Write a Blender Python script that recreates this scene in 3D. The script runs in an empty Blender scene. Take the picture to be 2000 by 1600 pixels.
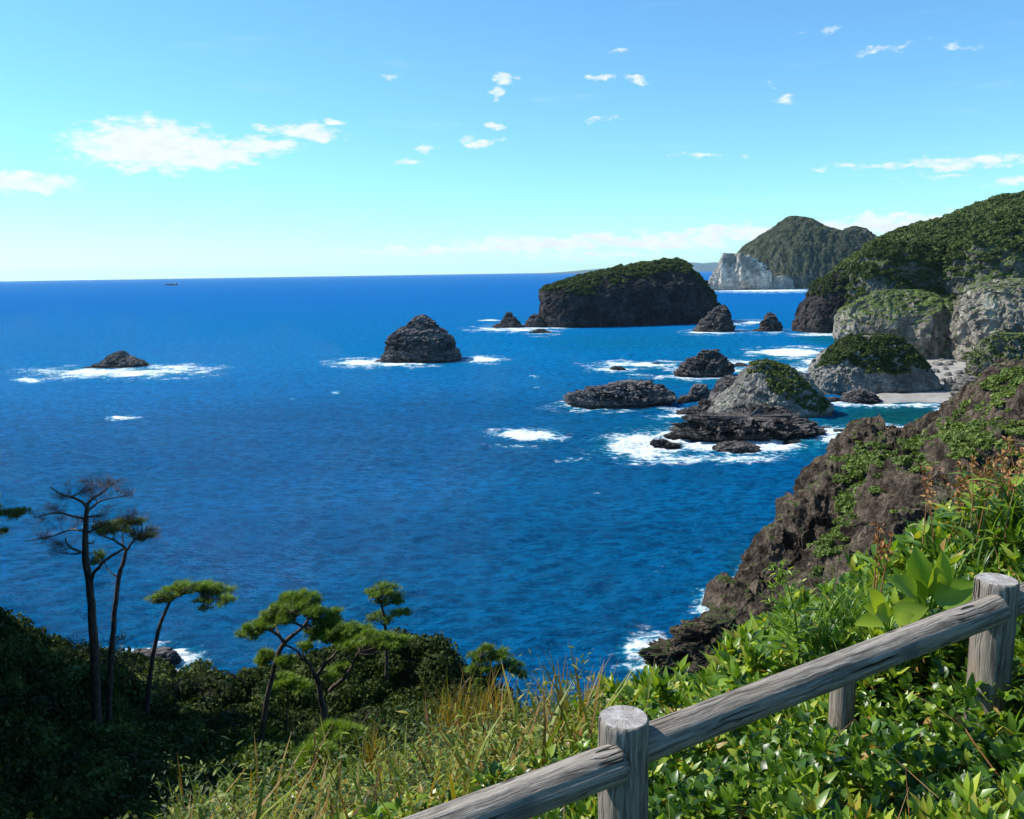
import bpy, math, random
import numpy as np
from mathutils import Vector, Matrix
random.seed(7); np.random.seed(7)
RNG = np.random.RandomState(11)
S = bpy.context.scene
C = S.collection
R = math.radians

# ------------------------------------------------------------------ camera
FPX = 1664.0; CAMZ = 60.0
PITCH = math.atan(268/FPX); ROLL = R(0.86)
f_ = np.array([0, math.cos(PITCH), -math.sin(PITCH)])
r0 = np.array([1.0, 0, 0]); u0 = np.array([0, math.sin(PITCH), math.cos(PITCH)])
r_ = math.cos(ROLL)*r0 - math.sin(ROLL)*u0
u_ = math.cos(ROLL)*u0 + math.sin(ROLL)*r0
CAM = np.array([0, 0, CAMZ])
cd = bpy.data.cameras.new('camera'); cam = bpy.data.objects.new('camera', cd); C.objects.link(cam)
cd.sensor_width = 36; cd.lens = 36*FPX/2000; cd.clip_start = 0.05; cd.clip_end = 400000
m = Matrix(((r_[0], u_[0], -f_[0], 0), (r_[1], u_[1], -f_[1], 0), (r_[2], u_[2], -f_[2], CAMZ), (0, 0, 0, 1)))
cam.matrix_world = m
S.camera = cam

def ray(px, py):
    return f_ + (px-1000)/FPX*r_ + (800-py)/FPX*u_
def at(px, py, Y):
    d = ray(px, py); return CAM + d*(Y/d[1])
def sea(px, py, z=0.0):
    d = ray(px, py); return CAM + d*((z-CAMZ)/d[2])
def proj(P):
    Q = P-CAM; w = Q@f_
    w = np.where(np.abs(w) < 1e-6, 1e-6, w)
    return 1000+FPX*(Q@r_)/w, 800-FPX*(Q@u_)/w, w

# ------------------------------------------------------------------ light, sky, exposure
SUN_AZ = R(-74); SUN_EL = R(45)        # azimuth from +Y, towards -X is negative
sund = np.array([math.sin(SUN_AZ)*math.cos(SUN_EL), math.cos(SUN_AZ)*math.cos(SUN_EL), math.sin(SUN_EL)])
sl = bpy.data.lights.new('sun', 'SUN'); sl.energy = 5.0; sl.angle = R(0.5); sl.color = (1, 0.95, 0.87)
so = bpy.data.objects.new('sun', sl); C.objects.link(so)
so.rotation_euler = Vector(-sund).to_track_quat('-Z', 'Y').to_euler()
S.view_settings.view_transform = 'Standard'; S.view_settings.look = 'None'
S.view_settings.gamma = 1; S.view_settings.exposure = 0.5; S.view_settings.use_curve_mapping = False

class NT:
    def __init__(s, tree): s.t = tree; s.n = tree.nodes; s.l = tree.links
    def node(s, typ, ins=None, **kw):
        n = s.n.new(typ)
        for k, v in kw.items(): setattr(n, k, v)
        if ins:
            for k, v in ins.items():
                if isinstance(v, bpy.types.NodeSocket): s.l.new(v, n.inputs[k])
                else:
                    sock = n.inputs[k]
                    if sock.type == 'RGBA' and len(v) == 3: v = (*v, 1)
                    sock.default_value = v
        return n
    def math(s, op, a, b=0.0, c=0.0, clamp=False):
        n = s.node('ShaderNodeMath', {0: a, 1: b, 2: c}, operation=op); n.use_clamp = clamp; return n.outputs[0]
    def noise(s, vec, scale, detail=4, rough=0.55, out=0):
        return s.node('ShaderNodeTexNoise', {'Vector': vec, 'Scale': scale, 'Detail': detail, 'Roughness': rough}).outputs[out]
    def mapr(s, v, a, b, c=0.0, d=1.0, smooth=True):
        n = s.node('ShaderNodeMapRange', {0: v, 1: a, 2: b, 3: c, 4: d})
        n.interpolation_type = 'SMOOTHSTEP' if smooth else 'LINEAR'; return n.outputs[0]
    def mix(s, f, a, b, blend='MIX'):
        n = s.n.new('ShaderNodeMix'); n.data_type = 'RGBA'; n.blend_type = blend
        for i, v in ((0, f), (6, a), (7, b)):
            if isinstance(v, bpy.types.NodeSocket): s.l.new(v, n.inputs[i])
            else: n.inputs[i].default_value = (*v, 1) if isinstance(v, tuple) and len(v) == 3 else v
        return n.outputs[2]
    def mapping(s, vec, scale=(1, 1, 1), rot=(0, 0, 0), loc=(0, 0, 0)):
        return s.node('ShaderNodeMapping', {'Vector': vec, 'Scale': scale, 'Rotation': rot, 'Location': loc}).outputs[0]

def build_world():
    w = bpy.data.worlds.new('World'); S.world = w; w.use_nodes = True
    t = NT(w.node_tree); t.n.clear()
    sky = t.n.new('ShaderNodeTexSky'); sky.sky_type = 'NISHITA'; sky.sun_disc = False
    sky.sun_elevation = SUN_EL; sky.sun_rotation = SUN_AZ
    sky.air_density = 1.0; sky.dust_density = 0.0; sky.ozone_density = 0.35; sky.altitude = 60
    hs = t.node('ShaderNodeHueSaturation', {'Hue': 0.5, 'Saturation': 1.0, 'Value': 1.0, 'Fac': 1.0, 'Color': sky.outputs[0]})
    skyc = t.mix(1.0, hs.outputs[0], SKY_TINT, 'MULTIPLY')
    g = t.node('ShaderNodeTexCoord').outputs['Generated']
    sx = t.node('ShaderNodeSeparateXYZ', {0: g})
    az = t.math('MULTIPLY', t.math('ARCTAN2', sx.outputs[0], sx.outputs[1]), 57.2958)
    el = t.math('MULTIPLY', t.math('ARCSINE', sx.outputs[2]), 57.2958)
    uv = t.node('ShaderNodeCombineXYZ', {0: az, 1: el, 2: 0.0}).outputs[0]
    # warp the outlines
    wn = t.node('ShaderNodeTexNoise', {'Vector': t.mapping(uv, (1, 1.8, 1)), 'Scale': 0.55, 'Detail': 5.0, 'Roughness': 0.6})
    wv = t.node('ShaderNodeVectorMath', {0: wn.outputs[1], 1: (0.5, 0.5, 0.5)}, operation='SUBTRACT').outputs[0]
    wv = t.node('ShaderNodeVectorMath', {0: wv, 1: (3.4, 1.5, 0)}, operation='MULTIPLY').outputs[0]
    uvw = t.node('ShaderNodeVectorMath', {0: uv, 1: wv}, operation='ADD').outputs[0]
    tot = None
    for (px, py, rx, ry, st) in CLOUDS:
        d = ray(px, py); d = d/np.linalg.norm(d)
        a0 = math.degrees(math.atan2(d[0], d[1])); e0 = math.degrees(math.asin(d[2]))
        k = 57.3/FPX
        mp = t.node('ShaderNodeVectorMath', {0: uvw, 1: (a0, e0, 0)}, operation='SUBTRACT').outputs[0]
        mp = t.node('ShaderNodeVectorMath', {0: mp, 1: (1/(rx*k), 1/(ry*k), 1)}, operation='MULTIPLY').outputs[0]
        ln = t.node('ShaderNodeVectorMath', {0: mp}, operation='LENGTH').outputs[1]
        v = t.mapr(ln, 1.25, 0.15, 0, st)
        tot = v if tot is None else t.math('MAXIMUM', tot, v)
    fine = t.noise(t.mapping(uv, (0.8, 2.2, 1)), 1.1, 8, 0.56)
    dens = t.math('ADD', tot, t.math('MULTIPLY', t.math('SUBTRACT', fine, 0.5), 2.2))
    dens = t.math('MULTIPLY', t.mapr(dens, 0.16, 0.98, 0, 1), t.mapr(tot, 0.0, 0.3, 0, 1))
    # thin high haze of cirrus
    ci = t.mapr(t.noise(t.mapping(uv, (0.12, 0.9, 1)), 0.8, 6, 0.6), 0.56, 0.8, 0, 0.16)
    dens = t.math('MAXIMUM', dens, ci)
    shade = t.mapr(t.noise(t.mapping(uv, (0.7, 1.4, 1), loc=(0, .3, 0)), 1.3, 5, 0.6), 0.35, 0.7, 0.9, 1.0)
    cc = t.node('ShaderNodeVectorMath', {0: (1, 1, 1), 'Scale': shade}, operation='SCALE').outputs[0]
    cc = t.mix(1.0, cc, CLOUD_COL, 'MULTIPLY')
    out = t.mix(dens, skyc, cc)
    bg = t.node('ShaderNodeBackground', {'Color': out, 'Strength': 0.104})
    o = t.node('ShaderNodeOutputWorld', {'Surface': bg.outputs[0]})
SKY_TINT = (0.6, 1.07, 1.34)
CLOUD_COL = (6.6, 7.3, 8.0)
CLOUDS = [(285, 285, 150, 55, 1.2), (390, 302, 140, 36, 1.1), (500, 285, 110, 20, .85), (600, 262, 70, 22, 1.0), (655, 241, 30, 9, .8),
          (520, 252, 50, 9, .7), (60, 357, 85, 20, .95), (985, 152, 28, 14, .75), (968, 182, 20, 14, .75), (970, 245, 28, 8, .7),
          (935, 280, 48, 12, .72), (825, 290, 30, 12, .62), (795, 318, 40, 10, .55), (1170, 153, 34, 10, .75), (1235, 153, 26, 9, .75),
          (1210, 102, 30, 8, .45), (1045, 152, 18, 8, .4), (1505, 162, 26, 10, .5), (1530, 190, 40, 12, .45), (1185, 232, 48, 8, .5),
          (1740, 95, 110, 8, .5), (1890, 90, 40, 7, .4), (1600, 60, 70, 8, .4), (1880, 318, 170, 14, .75), (1640, 328, 90, 9, .5),
          (1380, 303, 100, 7, .45), (1985, 358, 50, 12, .6), (1830, 345, 90, 6, .4), (765, 147, 14, 6, .35), (150, 230, 20, 7, .35),
          (760, 487, 160, 8, .6), (850, 490, 220, 12, .85), (1050, 477, 220, 22, 1.0), (1280, 470, 220, 22, 1.0), (1450, 455, 180, 22, 1.0), (1680, 440, 160, 22, 1.0),
          (1900, 430, 200, 20, 1.0), (1150, 500, 260, 12, .6)]
build_world()

# ------------------------------------------------------------------ helpers
def tag(o, label=None, cat=None, group=None, kind=None):
    if label: o['label'] = label
    if cat: o['category'] = cat
    if group: o['group'] = group
    if kind: o['kind'] = kind
    return o
def empty(name, loc=(0, 0, 0)):
    o = bpy.data.objects.new(name, None); C.objects.link(o); o.location = Vector(loc); return o

_perm = np.random.RandomState(3).permutation(512).astype(np.int64)
_perm = np.concatenate([_perm, _perm, _perm])
_g = np.random.RandomState(4).normal(size=(512, 3)); _g /= np.linalg.norm(_g, axis=1)[:, None]
def pnoise(P):
    P = np.asarray(P, float); i = np.floor(P).astype(np.int64); fr = P-i; i &= 511
    w = fr*fr*fr*(fr*(fr*6-15)+10)
    out = np.zeros(len(P))
    for dx in (0, 1):
        for dy in (0, 1):
            for dz in (0, 1):
                h = _perm[(_perm[(_perm[(i[:, 0]+dx) & 511]+i[:, 1]+dy) & 511]+i[:, 2]+dz) & 511]
                gv = _g[h]
                d = gv[:, 0]*(fr[:, 0]-dx)+gv[:, 1]*(fr[:, 1]-dy)+gv[:, 2]*(fr[:, 2]-dz)
                out += d*(w[:, 0] if dx else 1-w[:, 0])*(w[:, 1] if dy else 1-w[:, 1])*(w[:, 2] if dz else 1-w[:, 2])
    return out*1.6
def fbm(P, scale, octv=5, gain=0.5, ridged=False, off=0.0):
    P = np.asarray(P)/np.asarray(scale) + off; a = 1.0; s = np.zeros(len(P)); tot = 0
    for k in range(octv):
        n = pnoise(P*(2.03**k)+k*17.3)
        if ridged: n = 1-2*np.abs(n)
        s += a*n; tot += a; a *= gain
    return s/tot

def cells(P, scale, seed=0):
    """random value of the nearest jittered cell: chunky blocks"""
    P = np.asarray(P)/np.asarray(scale)+seed*7.7; b = np.floor(P).astype(np.int64); best = np.full(len(P), 9e9); val = np.zeros(len(P))
    for dx in (-1, 0, 1):
        for dy in (-1, 0, 1):
            for dz in (-1, 0, 1):
                c = (b+[dx, dy, dz]); h = _perm[(_perm[(_perm[c[:, 0] & 511]+c[:, 1]) & 511]+c[:, 2]) & 511]
                q = c+.5+.42*_g[h]; d = ((P-q)**2).sum(1); m_ = d < best; best = np.where(m_, d, best); val = np.where(m_, h/256.0-1, val)
    return val

def mesh_obj(name, V, F, mat=None, parent=None, smooth=False, attrs=None):
    """V (n,3); F (m,k) array of faces, all with the same number of corners, or list of such arrays"""
    V = np.asarray(V, np.float32)
    Fs = F if isinstance(F, list) else [F]
    Fs = [np.asarray(a, np.int32) for a in Fs if len(a)]
    me = bpy.data.meshes.new(name)
    me.vertices.add(len(V)); me.vertices.foreach_set('co', V.ravel())
    nl = sum(a.size for a in Fs); nf = sum(len(a) for a in Fs)
    me.loops.add(nl); me.polygons.add(nf)
    me.loops.foreach_set('vertex_index', np.concatenate([a.ravel() for a in Fs]))
    tot = np.concatenate([np.full(len(a), a.shape[1], np.int32) for a in Fs])
    st = np.concatenate([[0], np.cumsum(tot)[:-1]]).astype(np.int32)
    me.polygons.foreach_set('loop_start', st); me.polygons.foreach_set('loop_total', tot)
    me.polygons.foreach_set('use_smooth', np.full(nf, smooth, bool))
    me.update(calc_edges=True)
    if attrs:
        for k, v in attrs.items():
            a = me.attributes.new(k, 'FLOAT', 'POINT'); a.data.foreach_set('value', np.asarray(v, np.float32))
    if mat: me.materials.append(mat)
    o = bpy.data.objects.new(name, me); C.objects.link(o)
    if parent:
        o.parent = parent; o.matrix_parent_inverse = Matrix.Identity(4)
        if parent.type == 'EMPTY': me.transform(Matrix.Translation(-parent.location))
    return o
def grid_faces(nu, nv, wrap_u=False):
    iu = np.arange(nu if wrap_u else nu-1); iv = np.arange(nv-1)
    a, b = np.meshgrid(iu, iv, indexing='ij'); a2 = (a+1) % nu
    return np.stack([a*nv+b, a2*nv+b, a2*nv+b+1, a*nv+b+1], -1).reshape(-1, 4)
def vnormals(V, F):
    T = V[F]; n = np.cross(T[:, 2]-T[:, 0], T[:, 3]-T[:, 1]) if F.shape[1] == 4 else np.cross(T[:, 1]-T[:, 0], T[:, 2]-T[:, 0])
    N = np.zeros_like(V)
    for k in range(F.shape[1]): np.add.at(N, F[:, k], n)
    return N/(np.linalg.norm(N, axis=1)[:, None]+1e-9)
def sample_faces(V, F, n, rng, cond=None):
    """n random points per area on quads; returns P, N"""
    T = V[F]; nn = np.cross(T[:, 2]-T[:, 0], T[:, 3]-T[:, 1]); ar = np.linalg.norm(nn, axis=1)/2
    nn = nn/(2*ar[:, None]+1e-9); c = T.mean(1)
    w = ar.copy()
    if cond is not None: w = w*cond(c, nn)
    if w.sum() <= 0: return np.zeros((0, 3)), np.zeros((0, 3))
    idx = rng.choice(len(F), n, p=w/w.sum())
    a = rng.rand(n, 1); b = rng.rand(n, 1); Q = T[idx]
    P = (Q[:, 0]*(1-a)+Q[:, 1]*a)*(1-b)+(Q[:, 3]*(1-a)+Q[:, 2]*a)*b
    return P, nn[idx]

# scatter copies of a template
def frames(d, n):
    """rotation matrices with local y -> d, z -> ~n"""
    d = d/(np.linalg.norm(d, axis=1)[:, None]+1e-9)
    x = np.cross(d, n); x /= (np.linalg.norm(x, axis=1)[:, None]+1e-9)
    z = np.cross(x, d)
    return np.stack([x, d, z], -1)
def scatter(TV, TF, P, M, sc, tint, rngo=None):
    n = len(P); k = len(TV)
    sc = np.asarray(sc); sc = sc[:, None, None] if sc.ndim == 1 else sc[:, None, :]
    L = TV[None]*sc
    V = np.einsum('nij,nkj->nki', M, L)+P[:, None]
    F = (TF[None]+(np.arange(n)*k)[:, None, None]).reshape(-1, TF.shape[1])
    return V.reshape(-1, 3), F, np.repeat(tint, k)
class Acc:
    def __init__(s): s.V = []; s.F = {}; s.T = []; s.n = 0
    def add(s, V, F, T):
        s.V.append(V); F = np.asarray(F); s.F.setdefault(F.shape[1], []).append(F+s.n); s.T.append(np.broadcast_to(T, (len(V),))); s.n += len(V)
    def obj(s, name, mat, parent=None, smooth=False):
        if not s.n: return None
        return mesh_obj(name, np.concatenate(s.V), [np.concatenate(v) for v in s.F.values()], mat, parent, smooth, {'tint': np.concatenate(s.T)})
def rdir(n, rng): 
    v = rng.normal(size=(n, 3)); return v/np.linalg.norm(v, axis=1)[:, None]
DIA_V = np.array([[0, 0, 0], [.32, .45, .06], [0, 1, 0], [-.32, .45, .06]], float); DIA_F = np.array([[0, 1, 2, 3]])
def leaf_template(w=.3, seg=5, curl=.25, fold=.12, point=1.0):
    V = []; F = []
    for i in range(seg+1):
        t = i/seg; ww = w*math.sin(math.pi*min(1, t**.75*.96+.03))**point if i < seg else 0.0
        z = .1*t-curl*t*t
        V += [(-ww, t, z+fold*ww*2), (0, t, z), (ww, t, z+fold*ww*2)]
    for i in range(seg):
        a = i*3; F += [(a, a+1, a+4, a+3), (a+1, a+2, a+5, a+4)]
    return np.array(V, float), np.array(F)
LEAF_V, LEAF_F = leaf_template()
NARROW_V, NARROW_F = leaf_template(.1, 4, .3, .1)
def blade_template(seg=5, w=.02, bend=.5):
    V = []; F = []
    for i in range(seg+1):
        t = i/seg; a = bend*t*1.6; ww = w*(1-t)**.7+.001
        V += [(-ww, bend*t*t, t*(1-.35*bend*t)), (ww, bend*t*t, t*(1-.35*bend*t))]
    for i in range(seg): F.append((i*2, i*2+1, i*2+3, i*2+2))
    return np.array(V), np.array(F)

# ------------------------------------------------------------------ materials
def newmat(name):
    m = bpy.data.materials.new(name); m.use_nodes = True; t = NT(m.node_tree); t.n.clear(); return m, t
def finish(t, sh): t.node('ShaderNodeOutputMaterial', {'Surface': sh})

def rock_mat(name, c1, c2, scale, strata=0.0, green=None, gthr=(.55, .8), bump=.6, light=None, tilt=0.15, pale=None, crk=1.0):
    """scale = size in metres of the main patches"""
    m, t = newmat(name)
    pos = t.node('ShaderNodeNewGeometry'); P = pos.outputs['Position']
    n1 = t.noise(P, 1/scale, 8, .62)
    n2 = t.noise(P, 6/scale, 6, .65)
    col = t.mix(t.mapr(n1, .35, .65), c1, c2)
    col = t.mix(t.mapr(n2, .38, .62, 0, .55), col, tuple(a*.45 for a in c1))
    if strata:
        sp = t.mapping(P, (.12/strata, .12/strata, 1.0/strata), rot=(tilt, tilt*.7, 0))
        s = t.noise(sp, 1.0, 5, .6)
        col = t.mix(t.mapr(s, .42, .6, 0, .6), col, tuple(min(1, a*1.5) for a in c2))
    if pale:   # pale run-off streaks
        sp = t.mapping(P, (1/scale*2.5, 1/scale*2.5, .22/scale))
        col = t.mix(t.mapr(t.noise(sp, 1.0, 5, .6), .5, .68, 0, .75), col, pale)
    # cracks
    vo = t.node('ShaderNodeTexVoronoi', {'Vector': t.node('ShaderNodeVectorMath', {0: P, 1: t.node('ShaderNodeVectorMath', {0: t.noise(P, 2/scale, 4, .6, 1), 'Scale': scale*.7}, operation='SCALE').outputs[0]}, operation='ADD').outputs[0], 'Scale': 2.2/scale}, feature='DISTANCE_TO_EDGE').outputs[0]
    crack = t.mapr(vo, 0, .09, 1, 0)
    col = t.mix(t.math('MULTIPLY', crack, .5*crk), col, tuple(a*.3 for a in c1))
    if green:
        nz = t.node('ShaderNodeSeparateXYZ', {0: pos.outputs['Normal']}).outputs[2]
        gm = t.math('ADD', nz, t.mapr(n1, .3, .7, -.22, .22, False))
        gm = t.mapr(gm, gthr[0], gthr[1])
        gcol = t.mix(t.mapr(t.noise(P, 3/scale, 5, .6), .35, .65), green, tuple(a*.45 for a in green))
        col = t.mix(gm, col, gcol)
    pz = t.node('ShaderNodeSeparateXYZ', {0: P}).outputs[2]
    wet = t.mapr(t.math('ADD', pz, t.mapr(n2, .3, .7, -1.0, 1.0, False)), .6, 2.0, .6, 0)
    col = t.mix(wet, col, (.022, .02, .018))
    h = t.math('ADD', t.math('MULTIPLY', t.noise(P, 3.5/scale, 10, .68), 1.0), t.math('MULTIPLY', crack, -.12*crk))
    bp = t.node('ShaderNodeBump', {'Height': h, 'Strength': bump, 'Distance': scale*.35})
    b = t.node('ShaderNodeBsdfPrincipled', {'Base Color': col, 'Roughness': .92, 'Specular IOR Level': .075, 'Normal': bp.outputs[0]})
    finish(t, b.outputs[0]); return m

def leaf_mat(name, cols, rough=.5, spec=.4, trans=.25, noise_scale=.0, dark=None):
    """cols: colours spread over the tint attribute 0..1"""
    m, t = newmat(name)
    a = t.node('ShaderNodeAttribute', attribute_name='tint').outputs['Fac']
    cr = t.n.new('ShaderNodeValToRGB'); t.l.new(a, cr.inputs[0]); e = cr.color_ramp.elements
    for i, c in enumerate(cols):
        p = i/(len(cols)-1)
        if i < 2: e[i].position = p if i == 0 else p; e[i].color = (*c, 1)
        else:
            el = e.new(p); el.color = (*c, 1)
    e[1].position = 1/(len(cols)-1) if len(cols) > 1 else 1
    col = cr.outputs[0]
    if noise_scale:
        P = t.node('ShaderNodeNewGeometry').outputs['Position']
        col = t.mix(t.mapr(t.noise(P, noise_scale, 4, .6), .35, .65, 0, .7), col, dark)
    b = t.node('ShaderNodeBsdfPrincipled', {'Base Color': col, 'Roughness': rough, 'Specular IOR Level': spec})
    sh = b.outputs[0]
    if trans:
        tc = t.mix(1.0, col, (1.5, 1.5, .5), 'MULTIPLY')
        tr = t.node('ShaderNodeBsdfTranslucent', {'Color': tc})
        sh = t.node('ShaderNodeMixShader', {0: trans, 1: sh, 2: tr.outputs[0]}).outputs[0]
    finish(t, sh); return m

def flat_mat(name, c, rough=.6, nscale=None, c2=None, bump=0, spec=.3):
    m, t = newmat(name); P = t.node('ShaderNodeTexCoord').outputs['Object']
    col = (*c, 1)
    ins = {'Roughness': rough, 'Specular IOR Level': spec}
    if nscale:
        n = t.noise(P, nscale, 6, .6); ins['Base Color'] = t.mix(t.mapr(n, .35, .65), c, c2)
        if bump: ins['Normal'] = t.node('ShaderNodeBump', {'Height': n, 'Strength': .5, 'Distance': bump}).outputs[0]
    else: ins['Base Color'] = col
    finish(t, t.node('ShaderNodeBsdfPrincipled', ins).outputs[0]); return m

def bark_mat(name, c1, c2):
    m, t = newmat(name); P = t.node('ShaderNodeTexCoord').outputs['Object']
    n = t.noise(t.mapping(P, (6, 6, 1.6)), 1.5, 6, .65)
    col = t.mix(t.mapr(n, .4, .62), c1, c2)
    bp = t.node('ShaderNodeBump', {'Height': n, 'Strength': .8, 'Distance': .05})
    finish(t, t.node('ShaderNodeBsdfPrincipled', {'Base Color': col, 'Roughness': .9, 'Normal': bp.outputs[0]}).outputs[0]); return m

def wood_mat(name, tan=0.0):
    m, t = newmat(name); P = t.node('ShaderNodeTexCoord').outputs['Object']
    wob = t.noise(t.mapping(P, (3, 3, 2.0)), 2.0, 3, .5, 1)
    P2 = t.node('ShaderNodeVectorMath', {0: P, 1: t.node('ShaderNodeVectorMath', {0: wob, 'Scale': .035}, operation='SCALE').outputs[0]}, operation='ADD').outputs[0]
    g = t.noise(t.mapping(P2, (60, 60, 2.2)), 1.0, 8, .7)
    g2 = t.noise(t.mapping(P2, (170, 170, 7)), 1.0, 4, .6)
    big = t.noise(t.mapping(P, (7, 7, 2)), 1.0, 4, .6)
    col = t.mix(t.mapr(g, .33, .67), (.075, .064, .052), (.34, .295, .24))
    col = t.mix(t.mapr(g2, .45, .75, 0, .5), col, (.56, .51, .46))
    col = t.mix(t.mapr(big, .42, .7, 0, .35+tan), col, (.27, .19, .105))
    col = t.mix(t.mapr(t.noise(t.mapping(P, (9, 9, 6), loc=(3, 1, 2)), 1.0, 5, .6), .56, .74, 0, .6), col, (.07, .068, .07))
    # long drying cracks
    ck = t.noise(t.mapping(P2, (34, 34, .8), loc=(1, 5, 2)), 1.0, 2, .4)
    crack = t.mapr(t.math('ABSOLUTE', t.math('SUBTRACT', ck, .5)), .008, .03, 1, 0)
    crack = t.math('MULTIPLY', crack, t.mapr(t.noise(t.mapping(P, (8, 8, 2.5)), 1.0, 2, .5), .48, .56))
    col = t.mix(crack, col, (.012, .011, .01))
    # knots
    vo = t.node('ShaderNodeTexVoronoi', {'Vector': t.mapping(P, (6, 6, 3.2), loc=(.4, .1, .2)), 'Scale': 1.0}).outputs[0]
    kn = t.mapr(vo, .06, .11, 1, 0)
    col = t.mix(t.math('MULTIPLY', kn, .85), col, (.05, .035, .025))
    h = t.math('SUBTRACT', t.math('ADD', g, t.math('MULTIPLY', g2, .5)), t.math('MULTIPLY', crack, 1.6))
    bp = t.node('ShaderNodeBump', {'Height': h, 'Strength': 1.0, 'Distance': .011})
    finish(t, t.node('ShaderNodeBsdfPrincipled', {'Base Color': col, 'Roughness': .8, 'Specular IOR Level': .3, 'Normal': bp.outputs[0]}).outputs[0]); return m
def endgrain_mat(name):
    m, t = newmat(name); P = t.node('ShaderNodeTexCoord').outputs['Object']
    s = t.node('ShaderNodeSeparateXYZ', {0: P})
    wn = t.noise(P, 25, 4, .6)
    r = t.math('SQRT', t.math('ADD', t.math('POWER', s.outputs[0], 2.0), t.math('POWER', s.outputs[1], 2.0)))
    ring = t.math('SINE', t.math('ADD', t.math('MULTIPLY', r, 900.0), t.math('MULTIPLY', wn, 14.0)))
    col = t.mix(t.mapr(ring, -1, 1, 0, .7), (.34, .31, .275), (.2, .175, .155))
    col = t.mix(t.mapr(wn, .45, .65, 0, .6), col, (.52, .5, .48))
    ang = t.math('ARCTAN2', s.outputs[1], s.outputs[0])
    rad = t.noise(t.node('ShaderNodeCombineXYZ', {0: t.math('MULTIPLY', ang, 4.0), 1: t.math('MULTIPLY', r, 6.0), 2: 0.3}).outputs[0], 1.5, 3, .5)
    ck = t.math('MULTIPLY', t.mapr(t.math('ABSOLUTE', t.math('SUBTRACT', rad, .5)), .004, .014, .85, 0), t.mapr(t.noise(P, 14, 3, .6), .42, .55))
    col = t.mix(ck, col, (.02, .018, .015))
    bp = t.node('ShaderNodeBump', {'Height': t.math('SUBTRACT', wn, ck), 'Strength': .8, 'Distance': .004})
    finish(t, t.node('ShaderNodeBsdfPrincipled', {'Base Color': col, 'Roughness': .85, 'Normal': bp.outputs[0]}).outputs[0]); return m

M = {}
M['dark_rock'] = rock_mat('dark_rock', (.05, .045, .043), (.14, .125, .115), 6, strata=2.0, bump=.8)
M['stack_rock'] = rock_mat('stack_rock', (.06, .056, .057), (.2, .183, .175), 10, strata=5, bump=.8)
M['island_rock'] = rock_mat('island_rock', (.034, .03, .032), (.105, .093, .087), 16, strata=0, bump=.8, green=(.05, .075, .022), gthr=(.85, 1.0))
M['grey_rock'] = rock_mat('grey_rock', (.16, .15, .132), (.4, .375, .33), 9, strata=0, bump=.6, green=(.085, .125, .03), gthr=(.88, 1.0), crk=.5)
M['pale_cliff'] = rock_mat('pale_cliff', (.17, .15, .122), (.37, .325, .27), 14, strata=0, bump=.8, pale=(.5, .45, .38), green=(.12, .17, .045), gthr=(.3, .5), crk=.25)
M['wall_cliff'] = rock_mat('wall_cliff', (.2, .178, .145), (.4, .355, .3), 16, strata=0, bump=.8, pale=(.54, .49, .42), green=(.12, .17, .045), gthr=(.62, .85), crk=.2)
M['hill_green'] = rock_mat('hill_green', (.15, .14, .115), (.26, .24, .2), 14, strata=0, bump=.8, green=(.12, .17, .045), gthr=(.15, .4))
M['brown_rock'] = rock_mat('brown_rock', (.04, .03, .023), (.185, .14, .105), 3.2, strata=0, bump=.8, green=(.07, .1, .028), gthr=(.86, 1.0))
M['white_cliff'] = rock_mat('white_cliff', (.3, .265, .22), (.78, .71, .6), 70, bump=.7, green=(.05, .075, .025), gthr=(.6, .75), crk=0)
M['boulder'] = rock_mat('boulder', (.2, .185, .16), (.36, .33, .285), 3, bump=.8)
M['mountain'] = rock_mat('mountain', (.17, .165, .135), (.3, .28, .23), 45, bump=1.0, green=(.085, .1, .06), gthr=(-.1, .25), crk=.2)
M['soil'] = rock_mat('soil', (.03, .026, .015), (.06, .05, .026), 1.2, bump=.8, green=(.035, .05, .014), gthr=(.3, .7))
M['wood_leaf'] = leaf_mat('wood_leaf', [(.016, .028, .009), (.05, .075, .02), (.1, .13, .035), (.17, .2, .06)], .7, .12, .12)
M['shrub_leaf'] = leaf_mat('shrub_leaf', [(.014, .024, .008), (.042, .062, .016), (.09, .125, .03), (.18, .22, .055)], .75, .1, .15)
M['scrub_leaf'] = leaf_mat('scrub_leaf', [(.03, .05, .014), (.085, .13, .025), (.17, .23, .05), (.3, .33, .1)], .55, .25, .25)
M['pine_leaf'] = leaf_mat('pine_leaf', [(.022, .05, .01), (.07, .13, .016), (.15, .24, .028), (.24, .34, .04)], .5, .3, .3)
M['near_leaf'] = leaf_mat('near_leaf', [(.022, .065, .009), (.075, .16, .016), (.18, .3, .028), (.4, .46, .05), (.36, .22, .06)], .36, .45, .38)
M['grass_leaf'] = leaf_mat('grass_leaf', [(.022, .045, .008), (.07, .12, .014), (.21, .25, .025), (.3, .18, .035), (.12, .05, .02)], .5, .3, .3)
M['dry_stalk'] = leaf_mat('dry_stalk', [(.2, .08, .035), (.32, .15, .06), (.4, .27, .12), (.14, .17, .04)], .7, .2, .15)
M['twig'] = leaf_mat('twig', [(.05, .036, .028), (.1, .07, .053), (.16, .12, .09)], .85, .15, 0)
M['bark'] = bark_mat('bark', (.03, .022, .018), (.095, .07, .055))
M['wood'] = wood_mat('weathered_wood'); M['wood_tan'] = wood_mat('weathered_post', .45)
M['endgrain'] = endgrain_mat('endgrain')
M['sand'] = flat_mat('sand', (.33, .31, .28), .9, .12, (.24, .225, .2))

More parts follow.
